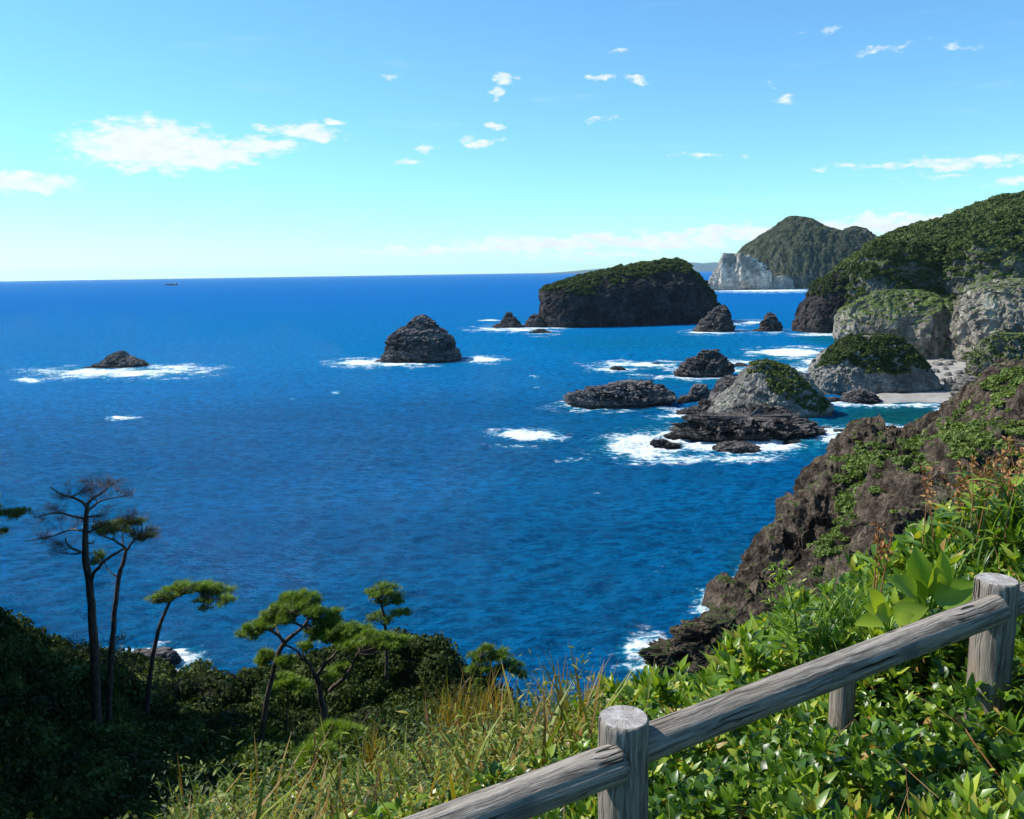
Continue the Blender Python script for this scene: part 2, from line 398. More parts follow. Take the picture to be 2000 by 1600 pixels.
# ------------------------------------------------------------------ rock masses from stacked contours
FOAM = []      # (px,py,rx,ry,strength)
def stack(name, levels, Y=None, depth=.8, p=.75, res=1.0, amp=.1, nsc=None, zs=1.0, off=0.0, mat=None, parent=None, n=2.6, under=4.0,
          ridg=True, lean=0.0, foam=0, zbase=None, skew=0.0, block=1.0):
    """levels: (py, px_left, px_right) from the foot to the top; the cross-sections become superellipses in plan"""
    lv = [tuple(l) for l in levels]
    y0, xl, xr = lv[0][:3]
    if Y is None:
        Yf = sea((xl+xr)/2, y0)[1]; hw = (xr-xl)/FPX*Yf/2; Yc = Yf+hw*depth
        Yc = Yf+(xr-xl)/FPX*Yc/2*depth
    else: Yc = Y
    pts = []
    for i, l in enumerate(lv):
        L = at(l[1], l[0], Yc); Q = at(l[2], l[0], Yc); z = (L[2]+Q[2])/2
        if i == 0: z = 0.0 if zbase is None else zbase
        pts.append((z, L[0], Q[0]))
    pts = np.array(pts); a0 = (pts[0, 2]-pts[0, 1])/2
    # fine parameter along the profile (by arc length of left and right edges)
    seg = np.r_[0, np.cumsum(np.abs(np.diff(pts[:, 0]))+.5*np.abs(np.diff(pts[:, 1]))+.5*np.abs(np.diff(pts[:, 2])))]
    nz = int(max(10, seg[-1]/res)); s = np.linspace(0, seg[-1], nz)
    z = np.interp(s, seg, pts[:, 0]); L = np.interp(s, seg, pts[:, 1]); Q = np.interp(s, seg, pts[:, 2])
    z = np.r_[-under, -under*.5, z]; L = np.r_[L[0]-under*.1, L[0], L]; Q = np.r_[Q[0]+under*.1, Q[0], Q]
    a = np.maximum((Q-L)/2, .01*a0); c = (Q+L)/2
    b = a0*depth*(a/a0)**p
    yc = Yc + lean*(z/max(z.max(), 1e-3))*a0*depth
    nt = int(max(24, 2*math.pi*a0*(1+depth)/2/res)); th = np.linspace(0, 2*math.pi, nt, endpoint=False)
    ct = np.sign(np.cos(th))*np.abs(np.cos(th))**(2/n); st = np.sign(np.sin(th))*np.abs(np.sin(th))**(2/n)
    X = c[None]+a[None]*ct[:, None]; Yy = yc[None]+b[None]*st[:, None]+skew*(X-c[0]); Z = np.broadcast_to(z, X.shape)
    V = np.stack([X, Yy, Z], -1).reshape(-1, 3)
    outw = np.stack([np.broadcast_to(ct[:, None]/1.0, X.shape), np.broadcast_to(st[:, None], X.shape), np.full(X.shape, .25)], -1).reshape(-1, 3)
    outw /= np.linalg.norm(outw, axis=1)[:, None]
    nsc = nsc or a0*.5
    hgt = pts[-1, 0]-pts[0, 0]; A = amp*min(a0, hgt)
    d = fbm(V, (nsc, nsc, nsc*zs), 7, .52, ridg, off) + .5*fbm(V, (nsc*.2, nsc*.2, nsc*.2*zs), 4, .6, False, off+9)
    Vw = V+nsc*.12*np.stack([fbm(V, nsc*.4, 3, off=off+k*5) for k in range(3)], -1)
    d = d+block*(.42*cells(Vw, (nsc*.42, nsc*.42, nsc*.42*min(zs, 1.6)*.8), off)+.2*cells(Vw, nsc*.15, off+1))
    tz = np.clip((V[:, 2])/(hgt*.06), .3, 1)*np.clip((a/(a0*.12)), .15, 1)[None].repeat(nt, 0).ravel()
    V = V+outw*(d*A*tz)[:, None]
    V[:, 2] += .35*A*fbm(V, nsc*.35, 5, .55, ridg, off+4)*np.clip(V[:, 2]/(hgt*.1), 0, 1)
    F = grid_faces(nt, len(z), True)
    top = np.arange(nt)*len(z)+len(z)-1
    V = np.vstack([V, V[top].mean(0)]); ti = len(V)-1
    T3 = np.stack([top, np.roll(top, -1), np.full(nt, ti)], -1)
    o = mesh_obj(name, V, [F, T3], mat, parent)
    if foam: FOAM.append(((xl+xr)/2, y0-1, (xr-xl)/2*1.25+3, 3.5+foam*3, .65*min(1, foam+.3)))
    return o, V, F

def crown_templates(k=4, nq=150, sz=.3, seed=5, core=.62):
    rng = np.random.RandomState(seed); out = []
    for q in range(k):
        d = rdir(nq, rng); d[:, 2] = np.abs(d[:, 2])*1.0-.15
        lump = 1+.35*pnoise(d*1.7+q*5)+.15*pnoise(d*4+q)
        P = d*lump[:, None]*np.array([1, 1, .8]); P *= (.75+.3*rng.rand(nq))[:, None]
        Mx = frames(rdir(nq, rng), d+.7*rdir(nq, rng))
        TV = np.array([[-.5, -.5, 0], [.5, -.4, .1], [.45, .5, 0], [-.4, .55, .12]])
        V, F, T = scatter(TV, np.array([[0, 1, 2, 3]]), P, Mx, sz*(.6+.8*rng.rand(nq)), rng.rand(nq))
        # core
        nu, nv = 8, 5; th = np.linspace(0, 2*math.pi, nu, endpoint=False); ph = np.linspace(-.5, 1.45, nv)
        cv = np.array([[math.cos(a)*math.cos(b), math.sin(a)*math.cos(b), math.sin(b)] for a in th for b in ph])*core
        V2 = np.vstack([V, cv]); F2 = np.vstack([F, grid_faces(nu, nv, True)+len(V)]); T2 = np.r_[T, np.full(len(cv), .2)]
        out.append((V2, F2, T2))
    return out
CROWNS = crown_templates()
SMALLC = crown_templates(4, 40, .6, 8)
def wood(name, P, rad, mat, parent=None, base_tint=None, rng=RNG, templates=CROWNS, flat=1.0):
    acc = Acc(); n = len(P)
    if n == 0: return None
    which = rng.randint(len(templates), size=n); bt = rng.rand(n) if base_tint is None else base_tint
    for q, (TV, TF, TT) in enumerate(templates):
        s = np.where(which == q)[0]
        if not len(s): continue
        ang = rng.rand(len(s))*6.283; Mx = np.zeros((len(s), 3, 3)); Mx[:, 0, 0] = np.cos(ang); Mx[:, 0, 1] = -np.sin(ang); Mx[:, 1, 0] = np.sin(ang); Mx[:, 1, 1] = np.cos(ang); Mx[:, 2, 2] = 1
        sc = np.stack([rad[s], rad[s]*(.8+.4*rng.rand(len(s))), rad[s]*flat*(.7+.5*rng.rand(len(s)))], -1)
        V, F, T = scatter(TV, TF, P[s], Mx, sc, np.zeros(len(s)))
        T = np.clip(.65*np.repeat(bt[s], len(TV))+.4*np.tile(TT, len(s))-.05, 0, 1)
        acc.add(V, F, T)
    return acc.obj(name, mat, parent)
def pixmask(c, poly):
    """inside test of projected points against a pixel polygon"""
    px, py, w = proj(c); ins = np.zeros(len(c), bool); n = len(poly)
    for i in range(n):
        x1, y1 = poly[i]; x2, y2 = poly[(i+1) % n]
        cr = ((y1 > py) != (y2 > py)) & (px < (x2-x1)*(py-y1)/(y2-y1+1e-9)+x1)
        ins ^= cr
    return ins

ROCKS = 'sea rocks off the coast'
def sea_rock(label, levels, mat='dark_rock', cat='sea rock', group=ROCKS, name='sea_rock', **kw):
    kw.setdefault('block', 1.7)
    o, V, F = stack(name, levels, mat=M[mat], **kw)
    tag(o, label, cat, group); return o

# --- outer rocks
sea_rock('low dark rock ringed by pale surf at the far left of the open sea',
         [(719, 165, 292), (715, 185, 285), (710, 200, 276), (703, 208, 262), (697, 214, 250), (690, 226, 240), (687, 231, 236)], depth=.5, res=.7, amp=.16, off=3.1, nsc=12, mat='stack_rock')
sea_rock('tall craggy sea stack with a knobbly summit standing alone in open water',
         [(710, 735, 902), (703, 745, 899), (692, 756, 890), (680, 759, 884), (668, 761, 880), (660, 764, 873), (650, 776, 862), (642, 790, 852), (637, 801, 846), (631, 808, 842), (624, 813, 837), (617, 821, 828)],
         depth=.8, res=.45, amp=.085, off=1.3, nsc=11, zs=.6, block=1.2, n=3.2, mat='stack_rock', name='sea_stack', cat='sea stack')
sea_rock('sharp pointed dark rock at the left of the pair before the big island', [(641, 962, 1020), (636, 972, 1016), (628, 982, 1010), (618, 988, 1002), (611, 992, 998)], depth=.6, res=.9, amp=.14, off=5, foam=.5)
sea_rock('small rounded rock close to the left foot of the big island', [(640, 1020, 1066), (632, 1030, 1062), (622, 1036, 1056), (615, 1042, 1049)], depth=.6, res=.9, amp=.14, off=6, foam=.5)
sea_rock('flat low black rock awash in surf in front of the pointed pair', [(651, 1034, 1078), (647, 1040, 1068), (643, 1050, 1062)], depth=.5, res=.8, amp=.2, off=7, foam=.4)
sea_rock('steep triangular rock at the right foot of the big island', [(649, 1355, 1432), (640, 1364, 1430), (630, 1372, 1424), (620, 1382, 1424), (610, 1392, 1420), (600, 1406, 1414), (597, 1409, 1413)], depth=.7, res=.7, amp=.13, off=8, foam=.3)
sea_rock('small dark pinnacle between the big island and the wooded headland', [(648, 1466, 1524), (644, 1484, 1523), (634, 1488, 1521), (624, 1492, 1516), (614, 1501, 1508), (609, 1503, 1505)], depth=.7, res=.7, amp=.12, off=9, foam=.3)
sea_rock('jagged black rock with a blunt top between the surf streaks', [(738, 1318, 1420), (728, 1330, 1424), (716, 1338, 1420), (708, 1352, 1412), (700, 1366, 1404), (692, 1378, 1396), (687, 1383, 1392)], depth=.6, res=.45, amp=.2, off=10, nsc=7, foam=.8)
sea_rock('tiny black rock in the left surf streak', [(724, 1188, 1222), (719, 1194, 1217), (716, 1198, 1212)], depth=.5, res=.4, amp=.2, off=11, foam=.5)
sea_rock('very small rock tip poking out of the upper surf streak', [(712, 1272, 1290), (709, 1275, 1287)], depth=.5, res=.4, amp=.2, off=12)
sea_rock('small black rock just right of the jagged black rock', [(716, 1430, 1462), (712, 1436, 1456), (709, 1440, 1450)], depth=.5, res=.4, amp=.2, off=13, foam=.4)
sea_rock('long low whaleback rock lying alone in the blue water', [(797, 1114, 1306), (790, 1116, 1300), (782, 1118, 1308), (775, 1126, 1300), (768, 1140, 1296), (762, 1165, 1286), (756, 1195, 1276), (750, 1220, 1262)], depth=.42, res=.45, amp=.34, off=14, nsc=9, mat='stack_rock', foam=.6)
sea_rock('lumpy upright rock beside the grey promontory', [(785, 1340, 1388), (778, 1346, 1387), (766, 1350, 1386), (756, 1354, 1380), (751, 1360, 1374)], depth=.7, res=.35, amp=.16, off=15, nsc=4, mat='stack_rock')
sea_rock('little rock at the left foot of the lumpy upright rock', [(786, 1322, 1352), (779, 1328, 1350), (773, 1334, 1346)], depth=.7, res=.35, amp=.2, off=16)
# --- dark platform in front of the promontory
sea_rock('brown rock spit reaching into the surf below the near cliff', [(1318, 1310, 1500), (1300, 1276, 1500), (1288, 1268, 1500), (1272, 1300, 1496), (1252, 1345, 1490), (1232, 1380, 1480), (1215, 1400, 1470)], depth=.3, res=.3, amp=.3, off=58, nsc=5, mat='brown_rock', name='rock_spit', cat='rock', group=None)
GP = 'dark wave-cut rocks before the grey promontory'
sea_rock('broad black rock ledge with folded layers in front of the grey promontory', [(862, 1330, 1600), (854, 1325, 1606), (846, 1330, 1590), (838, 1342, 1560), (830, 1350, 1560), (824, 1370, 1545), (819, 1400, 1520)], depth=.5, res=.36, amp=.75, off=17, nsc=8, group=GP, name='rock_ledge', cat='rock ledge', foam=.5, skew=.1)
sea_rock('folded black rock hump rising between the ledge and the grey promontory', [(836, 1440, 1560), (828, 1444, 1550), (818, 1452, 1536), (808, 1462, 1520), (800, 1472, 1506), (796, 1480, 1496)], depth=.6, res=.36, amp=.4, off=57, nsc=6, group=GP)
sea_rock('dark tongue of rock running out of the front of the black ledge', [(886, 1400, 1482), (880, 1396, 1484), (872, 1404, 1470), (866, 1420, 1450)], depth=.7, res=.35, amp=.4, off=18, nsc=4, group=GP, foam=.9)
sea_rock('narrow black rock finger in the white surf left of the ledge', [(876, 1278, 1326), (870, 1274, 1322), (864, 1276, 1300), (860, 1280, 1290)], depth=.4, res=.35, amp=.4, off=19, nsc=3, group=GP, foam=.9)
sea_rock('low rock bridging the ledge and the surf at its upper left', [(860, 1300, 1420), (852, 1306, 1416), (844, 1330, 1400), (838, 1345, 1380)], depth=.45, res=.35, amp=.4, off=20, nsc=4, group=GP, foam=.7)
sea_rock('small flat rock at the right tip of the black ledge', [(866, 1530, 1572), (862, 1536, 1566), (860, 1542, 1556)], depth=.5, res=.3, amp=.3, off=21, nsc=3, group=GP, foam=.6)
sea_rock('flat dark rock in the channel right of the promontory foot', [(838, 1590, 1624), (834, 1596, 1620)], depth=.5, res=.3, amp=.3, off=22, nsc=3, group=GP, foam=.6)
sea_rock('round dark rock in the channel nearest the brown knob', [(843, 1628, 1654), (839, 1632, 1650)], depth=.5, res=.3, amp=.3, off=23, nsc=3, group=GP, foam=.6)
sea_rock('lumpy dark rock at the left foot of the grey promontory', [(812, 1322, 1440), (804, 1340, 1430), (796, 1362, 1420), (788, 1376, 1400), (784, 1380, 1392)], depth=.5, res=.35, amp=.3, off=24, nsc=5, group=GP, foam=.7)
# --- rocks by the lagoon
sea_rock('dark rounded rock at the water line before the green topped islet', [(789, 1644, 1716), (780, 1648, 1712), (772, 1656, 1706), (764, 1668, 1694), (762, 1676, 1690)], depth=.7, res=.35, amp=.2, off=25, nsc=4, mat='stack_rock')
sea_rock('flat black rocks left of the rounded rock at the lagoon edge', [(786, 1604, 1646), (780, 1610, 1640), (777, 1620, 1634)], depth=.6, res=.35, amp=.3, off=26, nsc=3)
sea_rock('dark boulder in the lagoon shallows under the near cliff', [(822, 1832, 1868), (814, 1838, 1866), (806, 1846, 1862), (802, 1850, 1858)], depth=.7, res=.3, amp=.25, off=27, nsc=3, foam=.5)
sea_rock('tiny black rock in the lagoon off the beach', [(797, 1828, 1838), (794, 1830, 1836)], depth=.7, res=.25, amp=.25, off=28, nsc=3, foam=.3)
# near-left reef
sea_rock('dark reef with white surf glimpsed between the pine trunks', [(1308, 240, 348), (1296, 244, 346), (1286, 252, 342), (1278, 262, 334), (1273, 275, 325)], depth=.45, res=.2, amp=.25, off=29, nsc=3, name='reef_rock', foam=0)

# --- grey promontory
t_ = empty('promontory', sea(1500, 812)); tag(t_, 'grey rocky promontory with grass on its crest before the green topped islet', 'headland')
o, V, F = stack('rock', [(822, 1362, 1622), (812, 1372, 1622), (800, 1385, 1616), (785, 1405, 1606), (770, 1425, 1596), (755, 1440, 1588), (740, 1448, 1570), (728, 1458, 1548), (718, 1468, 1520), (711, 1480, 1504)],
      mat=M['grey_rock'], parent=t_, block=.5, depth=.62, p=.9, res=.4, amp=.12, off=31, nsc=12, n=2.2, skew=.05)
P, N = sample_faces(V, F, 900, RNG, lambda c, n: ((n[:, 2] > .35) & pixmask(c, [(1470, 700), (1520, 700), (1620, 790), (1600, 812), (1500, 760), (1490, 725), (1460, 730)])).astype(float))
wood('shrubs', P+[0, 0, .1], .5+.6*RNG.rand(len(P)), M['wood_leaf'], t_, base_tint=.35+.6*RNG.rand(len(P)), templates=SMALLC)
o, V, F = stack('side_rock', [(806, 1372, 1430), (790, 1384, 1440), (770, 1396, 1448), (752, 1404, 1456), (742, 1412, 1450), (737, 1420, 1444)], mat=M['stack_rock'], parent=t_, depth=.9, res=.35, amp=.2, off=32, nsc=5)
# --- green topped islet
t_ = empty('islet', sea(1710, 780)); tag(t_, 'steep grey islet crowned by dense dark trees at the left end of the beach', 'islet')
o, V, F = stack('rock', [(772, 1582, 1818), (758, 1584, 1822), (740, 1588, 1816), (722, 1592, 1808), (710, 1604, 1796), (700, 1612, 1786), (690, 1622, 1776), (678, 1640, 1766), (668, 1655, 1750), (660, 1672, 1735)],
      mat=M['grey_rock'], parent=t_, depth=.6, p=.9, res=.45, amp=.09, off=33, nsc=12, zs=1.6, n=2.8)
P, N = sample_faces(V, F, 1100, RNG, lambda c, n: ((n[:, 2] > .25) & pixmask(c, [(1600, 716), (1625, 680), (1670, 640), (1740, 640), (1800, 700), (1816, 725), (1790, 722), (1760, 728), (1720, 738), (1690, 722), (1660, 706), (1630, 712)])).astype(float))
wood('trees', P+[0, 0, -.2], .9+1.3*RNG.rand(len(P)), M['wood_leaf'], t_, base_tint=.5*RNG.rand(len(P))**1.3)
# --- big island
t_ = empty('island', sea(1230, 636)); tag(t_, 'large steep island with a shaded cliff face and a tree covered sloping top', 'island')
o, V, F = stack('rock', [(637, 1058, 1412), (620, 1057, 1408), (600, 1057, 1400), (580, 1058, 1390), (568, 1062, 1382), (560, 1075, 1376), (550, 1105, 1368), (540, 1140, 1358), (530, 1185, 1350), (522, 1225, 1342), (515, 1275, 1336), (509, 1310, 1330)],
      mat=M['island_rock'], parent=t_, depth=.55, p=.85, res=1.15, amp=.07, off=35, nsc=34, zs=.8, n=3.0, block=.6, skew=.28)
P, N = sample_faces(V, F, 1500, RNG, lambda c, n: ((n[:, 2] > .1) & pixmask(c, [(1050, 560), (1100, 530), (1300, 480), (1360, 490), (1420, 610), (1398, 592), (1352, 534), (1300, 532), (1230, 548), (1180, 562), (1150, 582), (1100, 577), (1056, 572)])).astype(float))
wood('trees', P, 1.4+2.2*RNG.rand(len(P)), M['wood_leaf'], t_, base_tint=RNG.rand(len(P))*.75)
# --- far mountain
def mountain():
    o, V, F = stack('hills', [(567, 1440, 1760), (555, 1442, 1750), (540, 1444, 1742), (525, 1446, 1730), (510, 1447, 1715), (497, 1449, 1700), (485, 1457, 1686), (465, 1482, 1658), (452, 1501, 1630), (444, 1513, 1606), (435, 1526, 1584), (428, 1536, 1570), (423, 1546, 1556)],
          mat=M['mountain'], Y=2640, zbase=0, depth=.68, p=1.1, res=4.5, amp=.07, off=37, nsc=90, zs=4, n=2.1, block=0, under=10)
    tag(o, kind='structure')
    o, V, F = stack('hills', [(560, 1500, 1800), (520, 1540, 1780), (490, 1590, 1750), (470, 1620, 1710), (458, 1640, 1695), (448, 1655, 1676), (443, 1662, 1668)], Y=2900,
          mat=M['mountain'], depth=.5, p=.9, res=7, amp=.1, off=38, nsc=130, zs=2.2, n=2.2, under=10)
    tag(o, kind='structure')
mountain()
t_ = tag(stack('white_cliff', [(567, 1386, 1500), (555, 1388, 1502), (543, 1393, 1502), (532, 1399, 1498), (522, 1404, 1488), (513, 1409, 1476), (505, 1413, 1462), (498, 1418, 1446)], mat=M['white_cliff'], depth=.3, p=1.0, res=2.5, amp=.16, off=39, nsc=42, zs=3.5, block=.25, n=2.0, under=8)[0], 'bright white sea cliff at the left foot of the far mountain', 'cliff')
tag(stack('white_cliff', [(567, 1500, 1550), (552, 1508, 1546), (540, 1516, 1540)], mat=M['white_cliff'], Y=2478, zbase=0, block=.3, depth=.3, p=.8, res=3, amp=.16, off=40, nsc=35, zs=2, under=8)[0], 'smaller pale rock scar right of the bright white cliff under the mountain', 'cliff')

# --- wooded headland (terrain) with its cliffs
def hill(levels, mat, **kw):
    o, V, F = stack('headland', levels, mat=M[mat], **kw); tag(o, kind='structure'); return V, F
GRASS = [(1680, 590), (1690, 560), (1730, 556), (1790, 572), (1822, 572), (1850, 590), (1850, 640), (1680, 640)]
allP = []; allR = []; allT = []
def cover(V, F, n, cond, r, tint, lift=0.0):
    P, N = sample_faces(V, F, n, RNG, cond)
    allP.append(P+[0, 0, lift]); allR.append(r[0]+(r[1]-r[0])*RNG.rand(len(P))**1.5); allT.append(tint[0]+(tint[1]-tint[0])*RNG.rand(len(P)))
V, F = hill([(640, 1640, 3000), (600, 1646, 2950), (560, 1655, 2900), (535, 1668, 2860), (515, 1685, 2820), (497, 1705, 2800), (480, 1725, 2760), (463, 1758, 2700), (449, 1800, 2660), (434, 1850, 2600), (419, 1905, 2560), (404, 1960, 2500), (389, 2012, 2450), (370, 2080, 2380), (353, 2150, 2300), (342, 2210, 2260)],
      'hill_green', Y=1000, depth=.42, p=1.0, res=5, amp=.11, off=41, nsc=110, zs=2, n=2.2, block=.2, zbase=0)
cover(V, F, 9500, lambda c, n: ((n[:, 2] > .12) & (c[:, 1] < 1050) & (proj(c)[0] < 2250)).astype(float), (2.0, 5.5), (.3, .95))
V, F = hill([(651, 1552, 1700), (640, 1556, 1698), (620, 1562, 1695), (600, 1572, 1690), (580, 1584, 1688), (565, 1594, 1684), (552, 1606, 1680), (542, 1620, 1670), (534, 1632, 1655)], 'island_rock', depth=.9, p=.9, res=1.2, amp=.1, off=42, nsc=25, zs=1.5)
cover(V, F, 420, lambda c, n: ((n[:, 2] > .2) & (c[:, 2] > 34)).astype(float), (1.4, 3), (.05, .6))
V, F = hill([(640, 1668, 1900), (600, 1670, 1890), (570, 1672, 1880), (545, 1676, 1872), (520, 1684, 1858), (500, 1696, 1842), (485, 1712, 1826), (474, 1735, 1806)], 'hill_green', Y=660, depth=.6, p=.9, res=1.8, amp=.08, off=43, nsc=30, zbase=0)
cover(V, F, 1900, lambda c, n: ((n[:, 2] > .05) & ~pixmask(c, GRASS)).astype(float), (1.6, 3.6), (.0, .45))
# left dome cliff
V, F = hill([(716, 1655, 1866), (690, 1652, 1868), (660, 1652, 1868), (635, 1655, 1866), (615, 1660, 1862), (604, 1668, 1854), (594, 1682, 1842), (585, 1700, 1826), (577, 1720, 1806), (570, 1742, 1785)],
      'pale_cliff', Y=545, depth=.7, p=1.1, res=.9, amp=.1, off=44, nsc=24, zs=2.0, block=1.3, n=2.6, zbase=0, skew=-.2)
cover(V, F, 120, lambda c, n: ((n[:, 2] > .45)).astype(float), (.4, .9), (.7, 1.0))
cover(V, F, 200, lambda c, n: ((n[:, 2] > .3) & pixmask(c, [(1680, 500), (1840, 500), (1850, 560), (1690, 560)])).astype(float), (1.2, 2.4), (.1, .5))
# right cliff with the slope above
V, F = hill([(640, 1828, 2500), (600, 1836, 2480), (570, 1840, 2460), (540, 1846, 2440), (510, 1858, 2400), (480, 1878, 2380), (455, 1915, 2350), (430, 1965, 2300), (405, 2030, 2260)], 'hill_green', Y=640, depth=.45, p=1.0, res=2.2, amp=.06, off=45, nsc=35, zbase=0)
cover(V, F, 2000, lambda c, n: ((n[:, 2] > .1) & (proj(c)[0] < 2200) & (~pixmask(c, [(1850, 620), (1860, 560), (1950, 500), (2100, 480), (2100, 640)]))).astype(float), (1.6, 4), (.1, .75))
cover(V, F, 400, lambda c, n: ((n[:, 2] > .1) & (proj(c)[0] < 2200)).astype(float), (.8, 1.8), (.55, 1.0))
V, F = hill([(730, 1856, 2330), (700, 1857, 2330), (660, 1856, 2330), (630, 1858, 2320), (605, 1864, 2300), (590, 1872, 2280), (576, 1884, 2260), (564, 1904, 2240), (556, 1930, 2200), (550, 1970, 2150)],
      'wall_cliff', Y=520, depth=.5, p=.7, res=.9, amp=.09, off=46, nsc=24, zs=2.0, block=1.3, n=2.4, zbase=0, skew=.15)
cover(V, F, 120, lambda c, n: ((n[:, 2] > .6)).astype(float), (.5, 1.2), (.7, 1.0))
P = np.concatenate(allP); rr = np.concatenate(allR); tt = np.concatenate(allT)
# big patches of lighter and darker canopy
tt = np.clip(tt+.3*fbm(P, 60, 3), 0, 1)
o = wood('woodland', P, rr, M['wood_leaf'], base_tint=tt); tag(o, 'dense evergreen woodland covering the headland above the pale cliffs', 'woodland', kind='stuff')

# pinnacle cliffs at the right end of the beach
t_ = empty('cliff', sea(1950, 760)); tag(t_, 'pale split rock wall with green top at the right end of the beach', 'cliff')
o, V, F = stack('rock', [(775, 1896, 2120), (750, 1900, 2120), (725, 1906, 2118), (700, 1914, 2110), (690, 1930, 2100), (680, 1936, 2090), (668, 1944, 2080), (658, 1958, 2060)], mat=M['pale_cliff'], parent=t_, Y=395, zbase=0, depth=.5, p=.8, res=.5, amp=.14, off=47, nsc=9, zs=2)
P, N = sample_faces(V, F, 260, RNG, lambda c, n: ((n[:, 2] > .4)).astype(float))
wood('shrubs', P, .6+1.1*RNG.rand(len(P)), M['wood_leaf'], t_, base_tint=.2+.7*RNG.rand(len(P)), templates=SMALLC)
tag(stack('cliff', [(790, 1868, 1990), (775, 1872, 1980), (762, 1880, 1970), (750, 1890, 1960), (742, 1900, 1945)], mat=M['boulder'], Y=345, zbase=0, depth=.6, res=.4, amp=.22, off=48, nsc=5)[0], 'low crumbling pale rock shelf where the beach meets the near cliff', 'rock')
# beach
def beach():
    nx, ny = 90, 50; V = []
    for i in range(nx):
        for j in range(ny):
            u = i/(nx-1); v = j/(ny-1)
            px = 1640+u*340; pyf = 793-5*(1-u)+3*math.sin(u*9); pyb = 735-45*min(1, u*2.2)
            Pf = sea(px, pyf); Pb = sea(px, pyb)
            Q = Pf*(1-v)+Pb*v; Q = np.array(Q)
            V.append((Q[0], Q[1], -.9+2.0*min(1, v/.05)*min(1, max(0, (px-1672)/50))+7.0*v*v*min(1, .2+u*1.4)))
    V = np.array(V); V[:, 2] += .25*fbm(V, 12, 4)
    o = mesh_obj('beach', V, grid_faces(nx, ny), M['sand'], smooth=True); tag(o, kind='structure')
    return V
bv = beach()
def beach_z(x, y):
    d = (bv[:, 0]-x)**2+(bv[:, 1]-y)**2; return bv[d.argmin(), 2]
tag(stack('rock_pillar', [(756, 1843, 1864), (750, 1846, 1862), (743, 1849, 1859), (737, 1853, 1857)], mat=M['boulder'], Y=sea(1853, 768)[1], zbase=1.0, depth=.8, res=.25, amp=.16, off=50, nsc=3)[0], 'lone upright rock pillar standing on the beach', 'rock')
rb = np.random.RandomState(5)
BL = ['pale fallen boulder in the rock pile at the head of the beach']
for k in range(26):
    px = 1826+75*rb.rand(); py = 704+44*rb.rand(); r = 4+5*rb.rand()
    q = sea(px, py+9); Yb = q[1]
    o, V, F = stack('boulder', [(py+r*.7, px-r, px+r), (py, px-r*1.05, px+r*.9), (py-r*.5, px-r*.7, px+r*.7), (py-r*.8, px-r*.3, px+r*.3)], mat=M['boulder'], Y=Yb, zbase=beach_z(q[0], q[1])-1, depth=.8, res=.5, amp=.3, off=60+k, nsc=3, n=3, under=.1)
    tag(o, BL[0], 'boulder', 'fallen boulders at the head of the beach')

# ------------------------------------------------------------------ terrain by thin plate spline
def tps_fit(P, lam=.02):
    P = np.array(P, float); X = P[:, :2]; z = P[:, 2]; n = len(P)
    d = np.linalg.norm(X[:, None]-X[None], axis=2); K = np.where(d > 0, d*d*np.log(d+1e-9), 0)+lam*np.eye(n)*np.mean(d)**1
    A = np.zeros((n+3, n+3)); A[:n, :n] = K; A[:n, n] = 1; A[:n, n+1:] = X; A[n, :n] = 1; A[n+1:, :n] = X.T
    w = np.linalg.solve(A, np.r_[z, 0, 0, 0])
    def ev(Q):
        out = np.zeros(len(Q))
        for s in range(0, len(Q), 20000):
            q = Q[s:s+20000]; dd = np.linalg.norm(q[:, None]-X[None], axis=2)
            out[s:s+20000] = np.where(dd > 0, dd*dd*np.log(dd+1e-9), 0)@w[:n]+w[n]+q@w[n+1:]
        return out
    return ev
# near right cliff ---------------------------------------------------------
cp = []
def A_(px, py, Y, dz=0): p_ = at(px, py, Y).copy(); p_[2] += dz; cp.append(p_)
sil = [(1268, 1284, 134), (1330, 1252, 139), (1400, 1200, 146), (1425, 1160, 150), (1478, 1100, 157), (1492, 1060, 160), (1555, 985, 166), (1600, 925, 172), (1645, 860, 181), (1680, 834, 186)]
for i, (px, py, Y) in enumerate(sil):
    A_(px, py, Y, [1.2, 2.6, 3.0, 3.0, 1.5][i] if i < 5 else 0)
    q = at(px, py, Y)
    if i == 0: cp.append(np.array([q[0]-4, q[1]+1, -3])); cp.append(np.array([q[0]-5, q[1]-8, -3])); continue
    if i < 4: cp.append(np.array([q[0]-3.5, q[1]+4.5, -3])); continue
    cp.append(np.array([q[0]-2.5-.16*q[2], q[1]+3+.15*q[2], -4])); cp.append(np.array([q[0]-12-.2*q[2], q[1]+8, -9]))
for (px, py, Y) in [(1720, 885, 180), (1760, 878, 178), (1820, 872, 172), (1860, 830, 172), (1895, 790, 172), (1940, 742, 170), (2000, 728, 168), (2100, 700, 165),
                    (1790, 930, 142), (1740, 960, 142), (1690, 1010, 142), (1640, 1070, 140), (1600, 1120, 138),
                    (1750, 905, 163), (1690, 930, 166), (1655, 985, 160), (1620, 1050, 154), (1570, 1120, 149), (1530, 1180, 143), (1480, 1200, 140),
                    (1340, 1300, 130), (1400, 1285, 126), (1470, 1270, 127), (1560, 1230, 122), (1620, 1180, 122), (1700, 1100, 125), (1800, 1010, 125), (1900, 920, 125), (2000, 850, 125), (2100, 800, 120), (1900, 860, 150), (2000, 800, 145), (1850, 880, 158)]:
    A_(px, py, Y)
for q in [(90, 205, -4), (105, 220, -4), (125, 235, -4), (150, 260, -2), (80, 215, -8), (20, 118, -5), (40, 105, -5), (60, 100, 2), (90, 95, 12), (60, 75, 0)]: cp.append(np.array(q, float))
ev = tps_fit(cp, .5)
